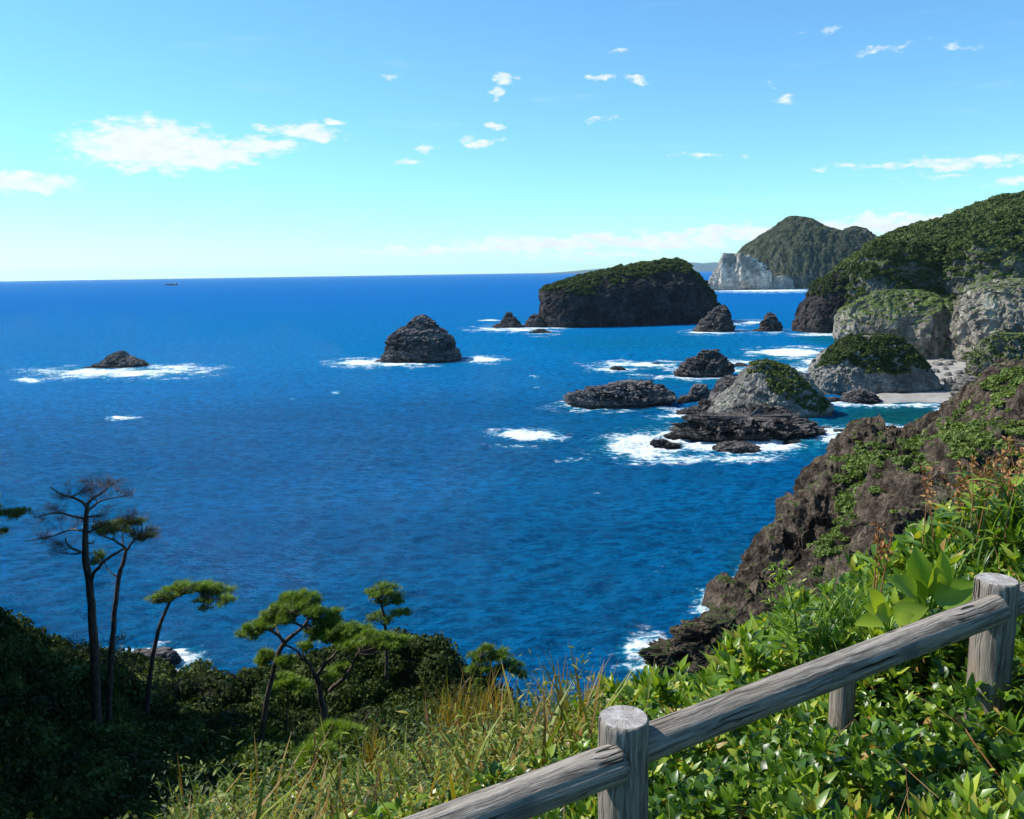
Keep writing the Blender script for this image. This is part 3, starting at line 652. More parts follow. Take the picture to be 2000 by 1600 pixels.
def cliff():
    xs = np.arange(12, 150, .36); ys = np.arange(92, 236, .36); nx, ny = len(xs), len(ys)
    X, Yg = np.meshgrid(xs, ys, indexing='ij'); Q = np.stack([X.ravel(), Yg.ravel()], -1)
    z = np.clip(ev(Q), -7, 60); V = np.column_stack([Q, z]); F = grid_faces(nx, ny)
    N = vnormals(V, F)
    k = np.clip((z+1)/4, .1, 1)
    Vw = V+1.6*np.stack([fbm(V, 5, 3, off=q_*5) for q_ in range(3)], -1)
    Vr = np.column_stack([V[:, 0]*.8-V[:, 2]*.6, V[:, 1]*.35, V[:, 0]*.25+V[:, 2]*.3])
    d = 5.0*fbm(Vr, 9, 5, .5, True, 3)+1.0*fbm(V, 3.0, 5, .55, False, 8)+1.3*cells(Vw, 6.0, 2)+.35*cells(Vw, 1.9, 3)
    V = V+N*(d*k)[:, None]
    keep = V[F].max(1)[:, 2] > -2.5
    F = F[keep]
    used = np.unique(F); mp = np.full(len(V), -1); mp[used] = np.arange(len(used)); V = V[used]; F = mp[F]
    o = mesh_obj('cliff_terrain', V, F, M['brown_rock']); tag(o, kind='structure')
    return V, F
V, F = cliff()
zone = [(1625, 900), (1660, 838), (1716, 870), (1800, 855), (1870, 800), (1945, 735), (2100, 690), (2100, 905), (1880, 940), (1800, 925), (1730, 940), (1690, 1000), (1640, 1080), (1590, 1120), (1600, 1060), (1640, 980)]
def cz(c, n): return (pixmask(c, zone)*(.12+np.clip(fbm(c, 9, 3)*4+.5, 0, 1))*np.clip(n[:, 2]*1.5-.2, 0, 1))
P, N = sample_faces(V, F, 3600, RNG, cz)
o = wood('cliff_scrub', P-[0, 0, .15], .45+1.0*RNG.rand(len(P))**2, M['scrub_leaf'], base_tint=np.clip(.35+.35*fbm(P, 6, 3)+.3*RNG.rand(len(P)), 0, 1)); tag(o, 'green scrub clinging to the gully of the brown near cliff', 'scrub', kind='stuff')
P, N = sample_faces(V, F, 260, RNG, lambda c, n: ((n[:, 2] > .45) & (c[:, 2] > 5)).astype(float))
o = wood('cliff_tufts', P, .2+.4*RNG.rand(len(P)), M['scrub_leaf'], base_tint=.5+.5*RNG.rand(len(P)), templates=SMALLC); tag(o, 'scattered grass tufts on the bare brown rock of the near cliff', 'grass', kind='stuff')

# foreground slope -----------------------------------------------------------
cp = []
for (px, py, Y, dz) in [(1900, 1600, 2.4, -.12), (1500, 1600, 2.5, -.15), (1200, 1600, 3.0, -.2), (1950, 1420, 3.0, -.1), (2150, 1300, 3.2, 0), (1600, 1400, 3.9, -.15), (1300, 1420, 5.0, -.2), (1750, 1230, 4.4, -.1), (1850, 1120, 5.3, -.2), (2000, 1010, 6.2, -.25), (2150, 950, 6.5, -.2),
                        (1560, 1290, 5.6, -.2), (1400, 1350, 6.5, -.25), (1220, 1370, 8, -.3), (1000, 1500, 7.2, -.3), (830, 1590, 7, -.3), (1110, 1430, 9.5, -.4), (500, 1600, 12, -.5), (700, 1560, 12, -.5), (950, 1470, 13, -.6), (1060, 1420, 16, -.6),
                        (200, 1600, 18, -1), (0, 1600, 20, -1), (-300, 1600, 20, -1), (100, 1520, 25, -1.5), (350, 1500, 24, -1.5), (600, 1510, 20, -1.2), (800, 1470, 24, -1.2), (960, 1430, 27, -1),
                        (190, 1420, 38, -1), (0, 1400, 38, -1.5), (-250, 1350, 38, -1), (400, 1420, 40, -1.5), (560, 1440, 40, -1.5), (700, 1400, 42, -1.5), (850, 1400, 42, -1), (980, 1400, 36, -1), 
                        (0, 1195, 52, -.6), (-200, 1150, 52, -.6), (60, 1255, 52, -1.2), (180, 1262, 52, -1.2), (300, 1345, 50, -1.3), (400, 1375, 50, -1.3), (500, 1390, 50, -1.3), (600, 1370, 52, -1.2),
                        (660, 1290, 57, -.8), (740, 1252, 58.5, -.2), (800, 1256, 58.5, -.1), (860, 1298, 57.5, -.2), (900, 1355, 54, -.4), (1000, 1385, 46, -.5), (1070, 1405, 38, -.5), (760, 1345, 56.3, -1), (840, 1355, 55.6, -1), (700, 1345, 55, -1)]:
    q = at(px, py, Y).copy(); q[2] += dz; cp.append(q)
for q in [(-2, -4, 58.5), (4, -4, 59), (0, 0, 58.4), (1, 1.2, 58.3), (8, 2, 59), (12, 8, 59), (10, 14, 55), (4, 12, 52), (14, 25, 42), (6, 25, 40), (20, 45, 22), (8, 45, 18), (-4, 72, 8), (-20, 74, 10), (-40, 72, 12), (-60, 70, 14), (10, 70, 5), (30, 75, 2), (-16, 4, 60), (-34, 5, 66),
          (-48, 42, 62), (-50, 56, 60), (-42, 30, 66), (-38, 20, 68), (-62, 40, 70), (-20, 84, -6), (-50, 84, -6), (10, 88, -6), (40, 92, -5), (60, 60, 20), (60, 20, 45), (-75, 85, -6), (20, 8, 59)]: cp.append(np.array(q, float))
evg = tps_fit(cp, .05)
def gz(Q): return evg(np.asarray(Q)[:, :2])
def foreground():
    th = np.radians(np.r_[np.linspace(-78, 60, 300), np.linspace(62, 125, 31)[1:]]); rr_ = np.exp(np.linspace(math.log(.35), math.log(105), 330))
    T, Rr = np.meshgrid(th, rr_, indexing='ij'); Q = np.stack([(Rr*np.sin(T)).ravel(), (Rr*np.cos(T)).ravel()-.2], -1)
    z = np.clip(gz(Q), -7, 75); V = np.column_stack([Q, z])
    rd = np.linalg.norm(Q, axis=1)
    V[:, 2] += fbm(V, 4.0, 5, .55)*np.clip(rd*.03, .02, .8)
    F = grid_faces(330, 330); 
    o = mesh_obj('hillside', V, F[:, ::-1], M['soil'], smooth=True); tag(o, kind='structure')
    # ground behind the camera
    xs = np.linspace(-40, 40, 30); ys = np.linspace(-30, 0.2, 20); X, Yg = np.meshgrid(xs, ys, indexing='ij')
    return V, F[:, ::-1]
GV, GF = foreground()

def ground_points(n, rmin, rmax, rng, az=(-40, 36), power=1.0):
    """log-uniform in distance so the density falls with distance"""
    r = rmin*(rmax/rmin)**(rng.rand(n)**power); a = np.radians(az[0]+(az[1]-az[0])*rng.rand(n))
    Q = np.column_stack([r*np.sin(a), r*np.cos(a)]); z = gz(Q); z = z+fbm(np.column_stack([Q, z]), 4.0, 5, .55)*np.clip(r*.03, .02, .8)*0.5
    return np.column_stack([Q, z]), r
def visible(P, pad=120):
    px, py, w = proj(P); return (w > 0) & (px > -pad) & (px < 2000+pad) & (py > 500) & (py < 1600+pad*3)

# dark thicket on the left slope
rng = np.random.RandomState(21)
P, r = ground_points(3000, 13, 66, rng, (-42, 6), .8); px, py, w = proj(P)
keep = visible(P) & ((r > 26) | (px < 480-(26-r)*10) | ((rng.rand(len(P)) < .5) & (r > 14) & (py < 1540))) & ~((px > 1000) & (r < 40)) & (P[:, 2] > 3) & ~((px > 1030))
P = P[keep]; r = r[keep]
big = rng.rand(len(P))
o = wood('thicket', P+np.array([0, 0, .0]), (.5+1.0*big**2)*np.clip(r/38, .5, 1.1), M['shrub_leaf'], base_tint=np.clip(.1+.45*fbm(P, 7, 3)+.75*rng.rand(len(P))**3, 0, 1),
     templates=crown_templates(5, 480, .115, 31, .6), rng=rng, flat=1.15)
tag(o, 'dark evergreen thicket covering the shaded slope below the pines', 'thicket', kind='stuff')

# dry grass and bamboo grass on the middle slope
rng = np.random.RandomState(22)
acc = Acc()
P, r = ground_points(15000, 4.2, 42, rng, (-24, 10), .9); px, py, w = proj(P)
lim = 1180-(r-5)*3
keep = visible(P) & (px < lim) & (px > 560-(r < 22)*(22-r)*38+ (r > 22)*(r-22)*12) & (P[:, 2] > 20) & (rng.rand(len(P)) < np.interp(r, [5, 9, 14, 20], [1, .7, .3, .12]))
P = P[keep]; r = r[keep]; n = len(P)
clump = np.clip(fbm(P, 1.6, 3, off=4)*2+.5, 0, 1)
h = (.12+.95*rng.rand(n)**2)*np.clip(r/9, .8, 1.7)*(.45+.8*clump)
BV, BF = blade_template(4, .022, .45)
d = rng.normal(size=(n, 3))*[1, 1, 0]; up = np.tile([0, 0, 1.0], (n, 1))+.15*rng.normal(size=(n, 3))
x = np.cross(d, up); x /= np.linalg.norm(x, axis=1)[:, None]; y = np.cross(up, x); y /= np.linalg.norm(y, axis=1)[:, None]; up /= np.linalg.norm(up, axis=1)[:, None]
a_, b_, t3 = scatter(BV, BF, P, np.stack([x, y, up], -1), h, np.clip(.35+.65*rng.rand(n)+.3*fbm(P, 2.5, 3), 0, 1)); acc.add(a_, b_, t3)
k = rng.choice(n, 46000, p=(.12+clump)/(.12+clump).sum()); L = P[k]+rng.normal(size=(len(k), 3))*[.12, .12, 0]*(r[k]/8)[:, None]+np.array([0, 0, 1])*(h[k]*rng.rand(len(k)))[:, None]
dd = rdir(len(k), rng)*[1, 1, .5]+[0, 0, .35]
a_, b_, t3 = scatter(NARROW_V*[1.3, 1, 1], NARROW_F, L, frames(dd, rdir(len(k), rng)*.5+[0, 0, 1]), (.035+.08*rng.rand(len(k))**2)*np.clip(r[k]/8, .7, 2.0), np.clip(-.05+.68*rng.rand(len(k))+.5*fbm(L, 1.6, 3), 0, 1)); acc.add(a_, b_, t3)
o = acc.obj('bamboo_grass', M['grass_leaf']); tag(o, 'yellowing bamboo grass and dry stems on the slope left of the fence', 'grass', kind='stuff')

# leafy plants and low bushes mixed through the slope
rng = np.random.RandomState(27)
acc = Acc(); P, r = ground_points(8000, 4.2, 30, rng, (-24, 9), .9); px, py, w = proj(P); pt = fbm(P, 2.2, 3, off=6)
keep = visible(P) & (px < 1190-(r-5)*3) & (px > 520-(r < 22)*(22-r)*34) & (pt > -.05) & ((r < 12) | (rng.rand(len(P)) < .5)); P = P[keep]; r = r[keep]; pt = pt[keep]; n = len(P)
P = P+np.array([0, 0, 1])*((.1+.45*rng.rand(n))*np.clip(r/9, .7, 1.4))[:, None]
ang = rng.rand(n)*6.283
for q in range(6):
    ang = ang+2.39996; el = np.radians(5+60*rng.rand(n)); dd = np.column_stack([np.cos(ang)*np.cos(el), np.sin(ang)*np.cos(el), np.sin(el)]); s_ = (.05+.07*rng.rand(n))*np.clip(r/7, .8, 1.9)
    a_, b_, t3 = scatter(LEAF_V, LEAF_F, P+dd*.01, frames(dd, np.tile([0, 0, 1.0], (n, 1))+.4*rng.normal(size=(n, 3))), np.column_stack([s_*(.6+.5*rng.rand(n)), s_, s_]), np.clip(.42+.3*rng.normal(size=n)+.5*pt, 0, 1)); acc.add(a_, b_, t3)
o = acc.obj('leafy_weeds', M['near_leaf'], smooth=True); tag(o, 'yellow green leafy weeds scattered through the dry grass left of the fence', 'weeds', kind='stuff')
P, r = ground_points(900, 7, 40, rng, (-22, 6), .9); px, py, w = proj(P)
keep = visible(P) & (px < 1080) & (px > 480-(r < 22)*(22-r)*20) & (rng.rand(len(P)) < .75) & (P[:, 2] > 20); P = P[keep]; r = r[keep]
o = wood('low_bushes', P, (.16+.36*rng.rand(len(P))**2)*np.clip(r/9, .8, 2.6), M['scrub_leaf'], base_tint=np.clip(.0+.7*rng.rand(len(P))**2.2, 0, 1), templates=crown_templates(4, 260, .16, 33, .5), rng=rng, flat=1.3)
tag(o, 'dark low bushes dotting the dry grass slope', 'bushes', kind='stuff')

# leafy ground cover by the fence
rng = np.random.RandomState(23)
acc = Acc()
P, r = ground_points(20000, 1.7, 13, rng, (-14, 40), .95); px, py, w = proj(P)
keep = visible(P, 250) & (px > 1010+rng.rand(len(P))*160)
P2_, r2_ = ground_points(6500, 1.5, 10, rng, (32, 95), 1.0); k2_ = ~visible(P2_, 250)
P = np.vstack([P[keep], P2_[k2_]]); r = np.r_[r[keep], r2_[k2_]]; n = len(P)
lump = np.clip(fbm(P, .55, 3, off=2)*2.2+.5, 0, 1)
hh = (.01+(.08+.26*lump)*rng.rand(n)**1.2)*np.clip(r/3.5, .7, 1.6); P = P+np.array([0, 0, 1])*hh[:, None]
px, py, w = proj(P); cut = (px > 1600) & (px < 1690) & (py > 1325) & (py < 1440) & (r < 3.7); P = P[~cut]; r = r[~cut]; n = len(P)
patch = fbm(P, .9, 3)
for q in range(6):
    ang = rng.rand(n)*6.283 if q == 0 else ang+2.39996
    el = np.radians(15+55*rng.rand(n)); dd = np.column_stack([np.cos(ang)*np.cos(el), np.sin(ang)*np.cos(el), np.sin(el)])
    s = (.025+.05*rng.rand(n)**1.3)*np.clip(r/4.2, .85, 1.9)*(1+.6*patch)
    sel = rng.rand(n) < .9
    s3 = np.column_stack([s*(.8+.5*rng.rand(n)), s, s])
    a_, b_, t3 = scatter(LEAF_V, LEAF_F, P[sel]+dd[sel]*.008, frames(dd[sel], np.tile([0, 0, 1.0], (sel.sum(), 1))+.3*rng.normal(size=(sel.sum(), 3))), s3[sel], np.clip(.23+.14*np.clip((r[sel]-3)/3, 0, 1)+.22*rng.normal(size=sel.sum())+.3*patch[sel]+.35*(rng.rand(sel.sum()) > .95), 0, 1))
    acc.add(a_, b_, t3)
LANC_V, LANC_F = leaf_template(.15, 5, .2, .1)
sel = np.where((fbm(P, .7, 2, off=9) > .08) | (rng.rand(n) < .05))[0]; Q = P[sel]+[0, 0, .05]; m_ = len(sel); ang = rng.rand(m_)*6.283
for q in range(7):
    ang = ang+2.39996; el = np.radians(35+45*rng.rand(m_)); dd = np.column_stack([np.cos(ang)*np.cos(el), np.sin(ang)*np.cos(el), np.sin(el)]); s_ = (.06+.06*rng.rand(m_))*np.clip(r[sel]/4.2, .85, 1.9)
    a_, b_, t3 = scatter(LANC_V, LANC_F, Q, frames(dd, np.tile([0, 0, 1.0], (m_, 1))+.3*rng.normal(size=(m_, 3))), s_, np.clip(.45+.25*rng.normal(size=m_), 0, 1)); acc.add(a_, b_, t3)
k = rng.randint(n, size=1500); dd = rdir(1500, rng)   # browned leaves
a_, b_, t3 = scatter(LEAF_V*[1, 1, 2.5], LEAF_F, P[k]-[0, 0, .02], frames(dd, rdir(1500, rng)), .03+.04*rng.rand(1500), np.full(1500, 1.0)); acc.add(a_, b_, t3)
o = acc.obj('ground_cover', M['near_leaf'], smooth=True); tag(o, 'glossy green leafy ground cover filling the bank around the fence', 'ground cover', kind='stuff')
# woody stems in it
acc = Acc(); n = 700; k = rng.randint(len(P), size=n)
BV, BF = blade_template(4, .006, .6)
d = rng.normal(size=(n, 3))*[1, 1, 0]; up = np.tile([0, 0, 1.0], (n, 1))+.6*rng.normal(size=(n, 3)); x = np.cross(d, up); x /= np.linalg.norm(x, axis=1)[:, None]; up /= np.linalg.norm(up, axis=1)[:, None]; y = np.cross(up, x)
a_, b_, t3 = scatter(BV, BF, P[k]-[0, 0, .08], np.stack([x, y, up], -1), (.15+.3*rng.rand(n)), rng.rand(n)); acc.add(a_, b_, t3)
o = acc.obj('dry_stems', M['dry_stalk']); tag(o, 'thin reddish dry stems tangled through the green leaves by the fence', 'stems', kind='stuff')

# ------------------------------------------------------------------ tubes
def tube_geo(pts, rad, sides=8):
    pts = np.array(pts, float); n = len(pts); rad = np.broadcast_to(np.asarray(rad, float), (n,))
    tg = np.gradient(pts, axis=0); tg /= np.linalg.norm(tg, axis=1)[:, None]+1e-9
    ref = np.array([0.2, 1, .1]); V = []
    for i in range(n):
        x = np.cross(tg[i], ref); x /= np.linalg.norm(x)+1e-9; y = np.cross(tg[i], x)
        for k in range(sides):
            a = 2*math.pi*k/sides; V.append(pts[i]+rad[i]*(math.cos(a)*x+math.sin(a)*y))
    F = []
    for i in range(n-1):
        for k in range(sides):
            k2 = (k+1) % sides; F.append((i*sides+k, i*sides+k2, (i+1)*sides+k2, (i+1)*sides+k))
    return np.array(V), np.array(F)
def smooth_line(pts, m=6):
    """Catmull-Rom"""
    P = np.array(pts, float)
    if len(P) < 3: 
        t = np.linspace(0, 1, m+1)[:, None]; return P[0]*(1-t)+P[-1]*t
    Q = np.vstack([2*P[0]-P[1], P, 2*P[-1]-P[-2]]); out = []
    for i in range(len(P)-1):
        for t in np.linspace(0, 1, m, endpoint=False):
            p0, p1, p2, p3 = Q[i:i+4]; out.append(.5*((2*p1)+(-p0+p2)*t+(2*p0-5*p1+4*p2-p3)*t*t+(-p0+3*p1-3*p2+p3)*t**3))
    out.append(P[-1]); return np.array(out)

# ------------------------------------------------------------------ pines
ndl = []
for i in range(12):
    a = 2.4*i; e = R(12+60*((i*7) % 12)/12); d = np.array([math.cos(a)*math.cos(e), math.sin(a)*math.cos(e), math.sin(e)])
    s = np.cross(d, [0, 0, 1]); s /= np.linalg.norm(s); ndl.append([s*.05, d, -s*.05])
TUFT_V = np.array(ndl).reshape(-1, 3); TUFT_F = np.arange(36).reshape(-1, 3)
def pine(label, Y, trunk, branches, pads, bare=0.0, seed=1, tint=(.3, 1.0), name='pine_tree', dense=1.0):
    rng = np.random.RandomState(seed); sc = Y/FPX
    def W(px, py, dY=0): return at(px, py, Y+dY)
    base = W(trunk[0][0], trunk[0][1]); t = empty(name, base); tag(t, label, 'pine tree', 'pines on the slope below the viewpoint')
    acc = Acc(); nodes = []
    def limb(pl, sides=8, jit=.0):
        pts = smooth_line([W(p[0], p[1], (p[3] if len(p) > 3 else 0)) for p in pl], 6)
        rad = np.interp(np.linspace(0, 1, len(pts)), np.linspace(0, 1, len(pl)), [p[2]*sc*.82 for p in pl])
        pts = pts+np.column_stack([fbm(pts, .8, 2, off=seed+3), fbm(pts, .8, 2, off=seed+7), np.zeros(len(pts))])*.12*jit
        V, F = tube_geo(pts, rad, sides); acc.add(V, F, np.zeros(len(V))); nodes.extend(pts)
    p0 = trunk[0]; limb([(p0[0], p0[1]+50, p0[2]*1.2)]+list(trunk), 10, .5)
    acc.obj('trunk', M['bark'], t, True); acc = Acc()
    for b in branches: limb(b, 6, 1.0)
    nodes = np.array(nodes)
    tw = Acc(); gr = Acc()
    for (px, py, rx, ry, n_, *rest) in pads:
        dY = rest[0] if rest else 0; live = rest[1] if len(rest) > 1 else 1-bare
        n = int(n_*dense*(1.75 if bare < .9 else .95)); c = W(px, py, dY); q = rdir(n, rng)*(rng.rand(n, 1)**.4)
        P = c+q*[rx*sc, rx*sc*.8, ry*sc]
        # clumps
        ncl = max(5, n//(26 if bare < .9 else 12)); cc = c+rdir(ncl, rng)*(rng.rand(ncl, 1)**.33)*[rx*sc*1.05, rx*sc*.85, ry*sc]; wh = rng.randint(ncl, size=n)
        q2 = rdir(n, rng)*(rng.rand(n, 1)**.5); P = cc[wh]+q2*[.34, .34, .15]*(.7+.6*rng.rand(ncl)[wh])[:, None]*(Y/42)
        nd = np.vstack([nodes, c[None]-[0, 0, ry*sc*.6]])
        bpts = nd[np.argmin(np.linalg.norm(nd[None]-c, axis=2)[0])]
        # pad ribs: branchlets from the nearest limb to points in the pad
        kk = max(6, n//9); src = rng.choice(n, min(n, kk), replace=False); ends = P[src]
        for e in ends:
            near = nodes[np.argmin(np.linalg.norm(nodes-e, axis=1))]
            mid = (near+e)/2+rng.normal(size=3)*.08*np.linalg.norm(e-near)
            V, F = tube_geo(smooth_line([near, mid, e], 3), np.linspace(.026, .008, 7)*(Y/45)**.5, 4); tw.add(V, F, rng.rand())
        ns = int(n*live)
        if ns:
            d = rng.normal(size=(ns, 3))*.35+[0, 0, 1.0]; hz = rdir(ns, rng)
            Mx = frames(hz, d); s = (.18+.12*rng.rand(ns))
            a_, b_, t3 = scatter(TUFT_V*[1, 1, .8], TUFT_F, P[:ns], Mx, s, np.clip(tint[0]+(tint[1]-tint[0])*rng.rand(ns), 0, 1)); gr.add(a_, b_, t3)
        if ns < n:   # bare twigs
            Q = P[ns:]; m_ = len(Q)
            near = np.array([nodes[np.argmin(np.linalg.norm(nodes-e, axis=1))] for e in Q])
            dirn = (Q-near)*[1, 1, .6]; dirn /= np.linalg.norm(dirn, axis=1)[:, None]+1e-6; dirn = dirn+[0, 0, .35]
            for z in range(4):
                dd = dirn+.55*rng.normal(size=(m_, 3))
                TV = np.array([[-.022, 0, 0], [.022, 0, 0], [0, 1, 0]]); a_, b_, t3 = scatter(TV, np.array([[0, 1, 2]]), Q+.1*rng.normal(size=(m_, 3)), frames(dd, rdir(m_, rng)), .3+.25*rng.rand(m_), rng.rand(m_)); tw.add(a_, b_, t3)
    if acc.n: acc.obj('limbs', M['bark'], t, True)
    if tw.n: tw.obj('twigs', M['twig'], t)
    if gr.n: gr.obj('needles', M['pine_leaf'], t)
    return t

pine('tallest pine with an almost bare reddish brown crown, leftmost full tree', 42,
     [(196, 1470, 13), (188, 1390, 12), (183, 1250, 10.5), (176, 1150, 9), (167, 1085, 8), (168, 1020, 6), (172, 985, 4.5)],
     [[(172, 990, 4), (150, 975, 3, -.5), (120, 965, 2.2, -1), (98, 952, 1.4, -1.5)], [(171, 985, 4), (190, 968, 3), (215, 950, 2, .5), (235, 935, 1.2, 1)],
      [(171, 1000, 3.4), (195, 980, 2.6, 1), (225, 972, 1.8, 1.6), (262, 966, 1.2, 2)], [(167, 1013, 3.6), (140, 1008, 2.6, -1), (105, 1002, 2, -2), (68, 1012, 1.2, -2.5)],
      [(166, 1038, 3), (140, 1035, 2.4, 1), (110, 1045, 1.8, 1.6), (78, 1052, 1.2, 2), (48, 1058, .9, 2)], [(163, 1080, 3.6), (148, 1076, 2.8, -.6), (132, 1065, 2.2, -1), (128, 1050, 1.6, -1)], [(160, 1078, 3), (145, 1082, 2, 1), (110, 1078, 1.2, 1.5)],
      [(168, 1010, 3), (185, 1008, 2.2, -1), (205, 1008, 1.4, -1.4)], [(170, 1060, 2.5), (180, 1062, 2, .4), (186, 1055, 1.2, .6)],
      [(177, 1135, 5), (187, 1115, 4.2, -.3), (205, 1095, 3.4, -.5), (230, 1078, 3, -.5), (248, 1070, 2.5, -.3)], [(172, 1040, 3), (190, 1030, 2.2), (215, 1020, 1.5)]],
     [(150, 958, 58, 16, 150), (205, 945, 45, 14, 120, .5), (245, 966, 22, 5, 40, 1.5), (95, 1000, 34, 11, 90, -2), (125, 1020, 40, 10, 60, 1), (75, 1052, 30, 7, 50, 2), (125, 1070, 28, 14, 80, -1), (190, 1005, 22, 7, 40, -1), (190, 1040, 14, 8, 30, 0, .5)], bare=1.0, seed=3)
pine('slim pine close beside the tallest one, its crown half green and half brown', 43.5,
     [(212, 1440, 8), (216, 1300, 7), (224, 1200, 6), (232, 1130, 5.4), (240, 1100, 5), (246, 1072, 4)],
     [[(245, 1075, 3.6), (255, 1065, 3), (268, 1052, 2.2), (290, 1045, 1.4, .5)], [(243, 1070, 3.2), (232, 1062, 2.6, -.4), (215, 1052, 2, -1), (195, 1045, 1.2, -1)], [(240, 1075, 2.5), (240, 1055, 2, .5), (242, 1035, 1.2, .5)],
      [(232, 1130, 2.5), (220, 1120, 1.8, .3), (210, 1110, 1.4, .6), (206, 1100, 1, .6)]],
     [(240, 1027, 42, 14, 220, 0, .75), (205, 1032, 26, 11, 110, -.6, .6), (285, 1045, 28, 10, 140, .5, .45), (198, 1083, 14, 10, 40, 0, .8), (182, 1098, 10, 5, 25, 0, .8), (250, 1012, 20, 7, 40, 0, .0)], seed=4, tint=(.1, .7))
pine('leaning umbrella pine with one flat bright green canopy', 47,
     [(285, 1420, 6.5), (290, 1350, 6), (298, 1290, 5.5), (306, 1245, 5), (318, 1205, 4.5), (332, 1175, 3.8)],
     [[(332, 1175, 3.4), (350, 1163, 2.8), (385, 1155, 2.2, .5), (420, 1150, 1.4, .8)], [(332, 1175, 3), (318, 1170, 2.2, -.5), (300, 1172, 1.4, -.8)], [(385, 1155, 2), (410, 1168, 1.5, -.5), (435, 1172, 1, -.8)], [(350, 1163, 2), (365, 1150, 1.4, -1), (380, 1142, 1, -1)]],
     [(375, 1145, 38, 12, 330), (330, 1160, 26, 9, 170), (305, 1171, 18, 6, 80), (420, 1148, 34, 11, 240, .5), (435, 1172, 22, 6, 90, -.5), (395, 1170, 24, 8, 70, -.5), (400, 1186, 12, 5, 30, -.5)], seed=5)
pine('broad round headed green pine with a slender bent trunk in front of the knoll', 34,
     [(506, 1500, 8), (512, 1430, 7.6), (520, 1370, 7), (534, 1310, 6.6), (545, 1275, 6.4), (555, 1255, 6), (572, 1240, 5)],
     [[(555, 1258, 5), (545, 1242, 4), (530, 1232, 3, -.5), (512, 1228, 2, -.8)], [(545, 1240, 3), (540, 1222, 2.4, .5), (545, 1205, 1.6, .6)], [(572, 1240, 4.6), (592, 1222, 3.8, .4), (602, 1205, 3, .6), (605, 1180, 2, .6)], [(590, 1224, 3), (575, 1215, 2.4, -.5), (572, 1195, 1.6, -.8)], [(600, 1210, 3), (625, 1200, 2.2, .5), (650, 1200, 1.4, .6)],
      [(548, 1268, 3.6), (535, 1278, 2.6, .5), (515, 1290, 1.6, .6)], [(556, 1260, 3), (575, 1268, 2.4), (590, 1280, 1.4)]],
     [(590, 1182, 44, 18, 430), (545, 1200, 36, 14, 300, -.4), (510, 1222, 30, 11, 200, -.6), (485, 1236, 18, 7, 80, -.6), (640, 1208, 30, 18, 280, .4), (570, 1168, 30, 9, 140, .3), (530, 1277, 22, 13, 110, .5), (515, 1290, 13, 6, 50, .6), (560, 1288, 16, 10, 80, 0), (620, 1235, 24, 12, 140, .4)], seed=6)
pine('twisted forked pine growing against the left flank of the dark knoll', 40,
     [(640, 1420, 9), (628, 1370, 8), (622, 1335, 7), (618, 1318, 6.5)],
     [[(618, 1322, 5.5), (606, 1305, 4.8), (605, 1298, 4.2), (590, 1285, 3.2), (578, 1272, 2)], [(620, 1322, 5.5), (632, 1300, 4.8), (645, 1288, 4), (660, 1268, 3), (662, 1245, 2)], [(606, 1300, 3), (598, 1288, 2.4), (592, 1275, 1.4)], [(645, 1350, 6, -1), (655, 1338, 5.4, -1.2), (678, 1318, 4.6, -1.4), (688, 1298, 4, -1.5), (700, 1275, 3, -1.6)], [(690, 1300, 3, -1.5), (682, 1290, 2, -1.5), (678, 1282, 1.4, -1.4)]],
     [(650, 1235, 36, 18, 340), (695, 1235, 30, 12, 220), (735, 1250, 36, 13, 290, -1), (690, 1262, 34, 14, 220, -1), (765, 1252, 30, 9, 130, -1), (600, 1262, 20, 10, 80), (640, 1320, 26, 14, 130, .5), (670, 1300, 20, 12, 90, -1)], seed=7)
pine('small pine alone on the top of the dark knoll', 56,
     [(755, 1275, 4.6), (754, 1245, 4.2), (752, 1220, 3.8), (748, 1195, 3.2), (744, 1180, 2.6)],
     [[(745, 1182, 2.4), (738, 1172, 1.8), (728, 1162, 1.2)], [(746, 1186, 2.2), (758, 1178, 1.8, .4), (775, 1172, 1.1, .5)], [(752, 1215, 2), (765, 1205, 1.6, .3), (785, 1198, 1, .4)], [(752, 1222, 1.8), (738, 1212, 1.4, -.3), (722, 1206, .9, -.4)]],
     [(752, 1152, 26, 9, 190), (725, 1160, 20, 9, 110), (775, 1168, 20, 9, 130), (782, 1196, 20, 7, 110), (728, 1203, 16, 7, 80), (757, 1210, 14, 5, 50), (745, 1175, 18, 6, 60)], seed=8, tint=(.2, .9))
pine('windswept pine with separate leaf pads at the right shoulder of the knoll', 46,
     [(880, 1400, 5.5), (892, 1370, 5), (905, 1345, 4.6), (915, 1330, 4.2), (925, 1322, 3.6)],
     [[(915, 1330, 3.6), (930, 1321, 3.2), (948, 1323, 2.6), (965, 1318, 1.6)], [(948, 1322, 2.6), (955, 1305, 2, .5), (962, 1285, 1.3, .5)], [(930, 1322, 2.6), (935, 1300, 2, -.4), (940, 1280, 1.4, -.5)], [(962, 1318, 2), (985, 1308, 1.4), (1010, 1310, .9)]],
     [(945, 1282, 26, 10, 160), (978, 1280, 20, 9, 120), (950, 1300, 34, 9, 160), (945, 1265, 14, 6, 60), (1003, 1297, 14, 5, 60), (1010, 1314, 20, 5, 80), (965, 1318, 26, 7, 110), (925, 1308, 16, 7, 60), (960, 1338, 30, 8, 100)], seed=9, tint=(.25, 1))
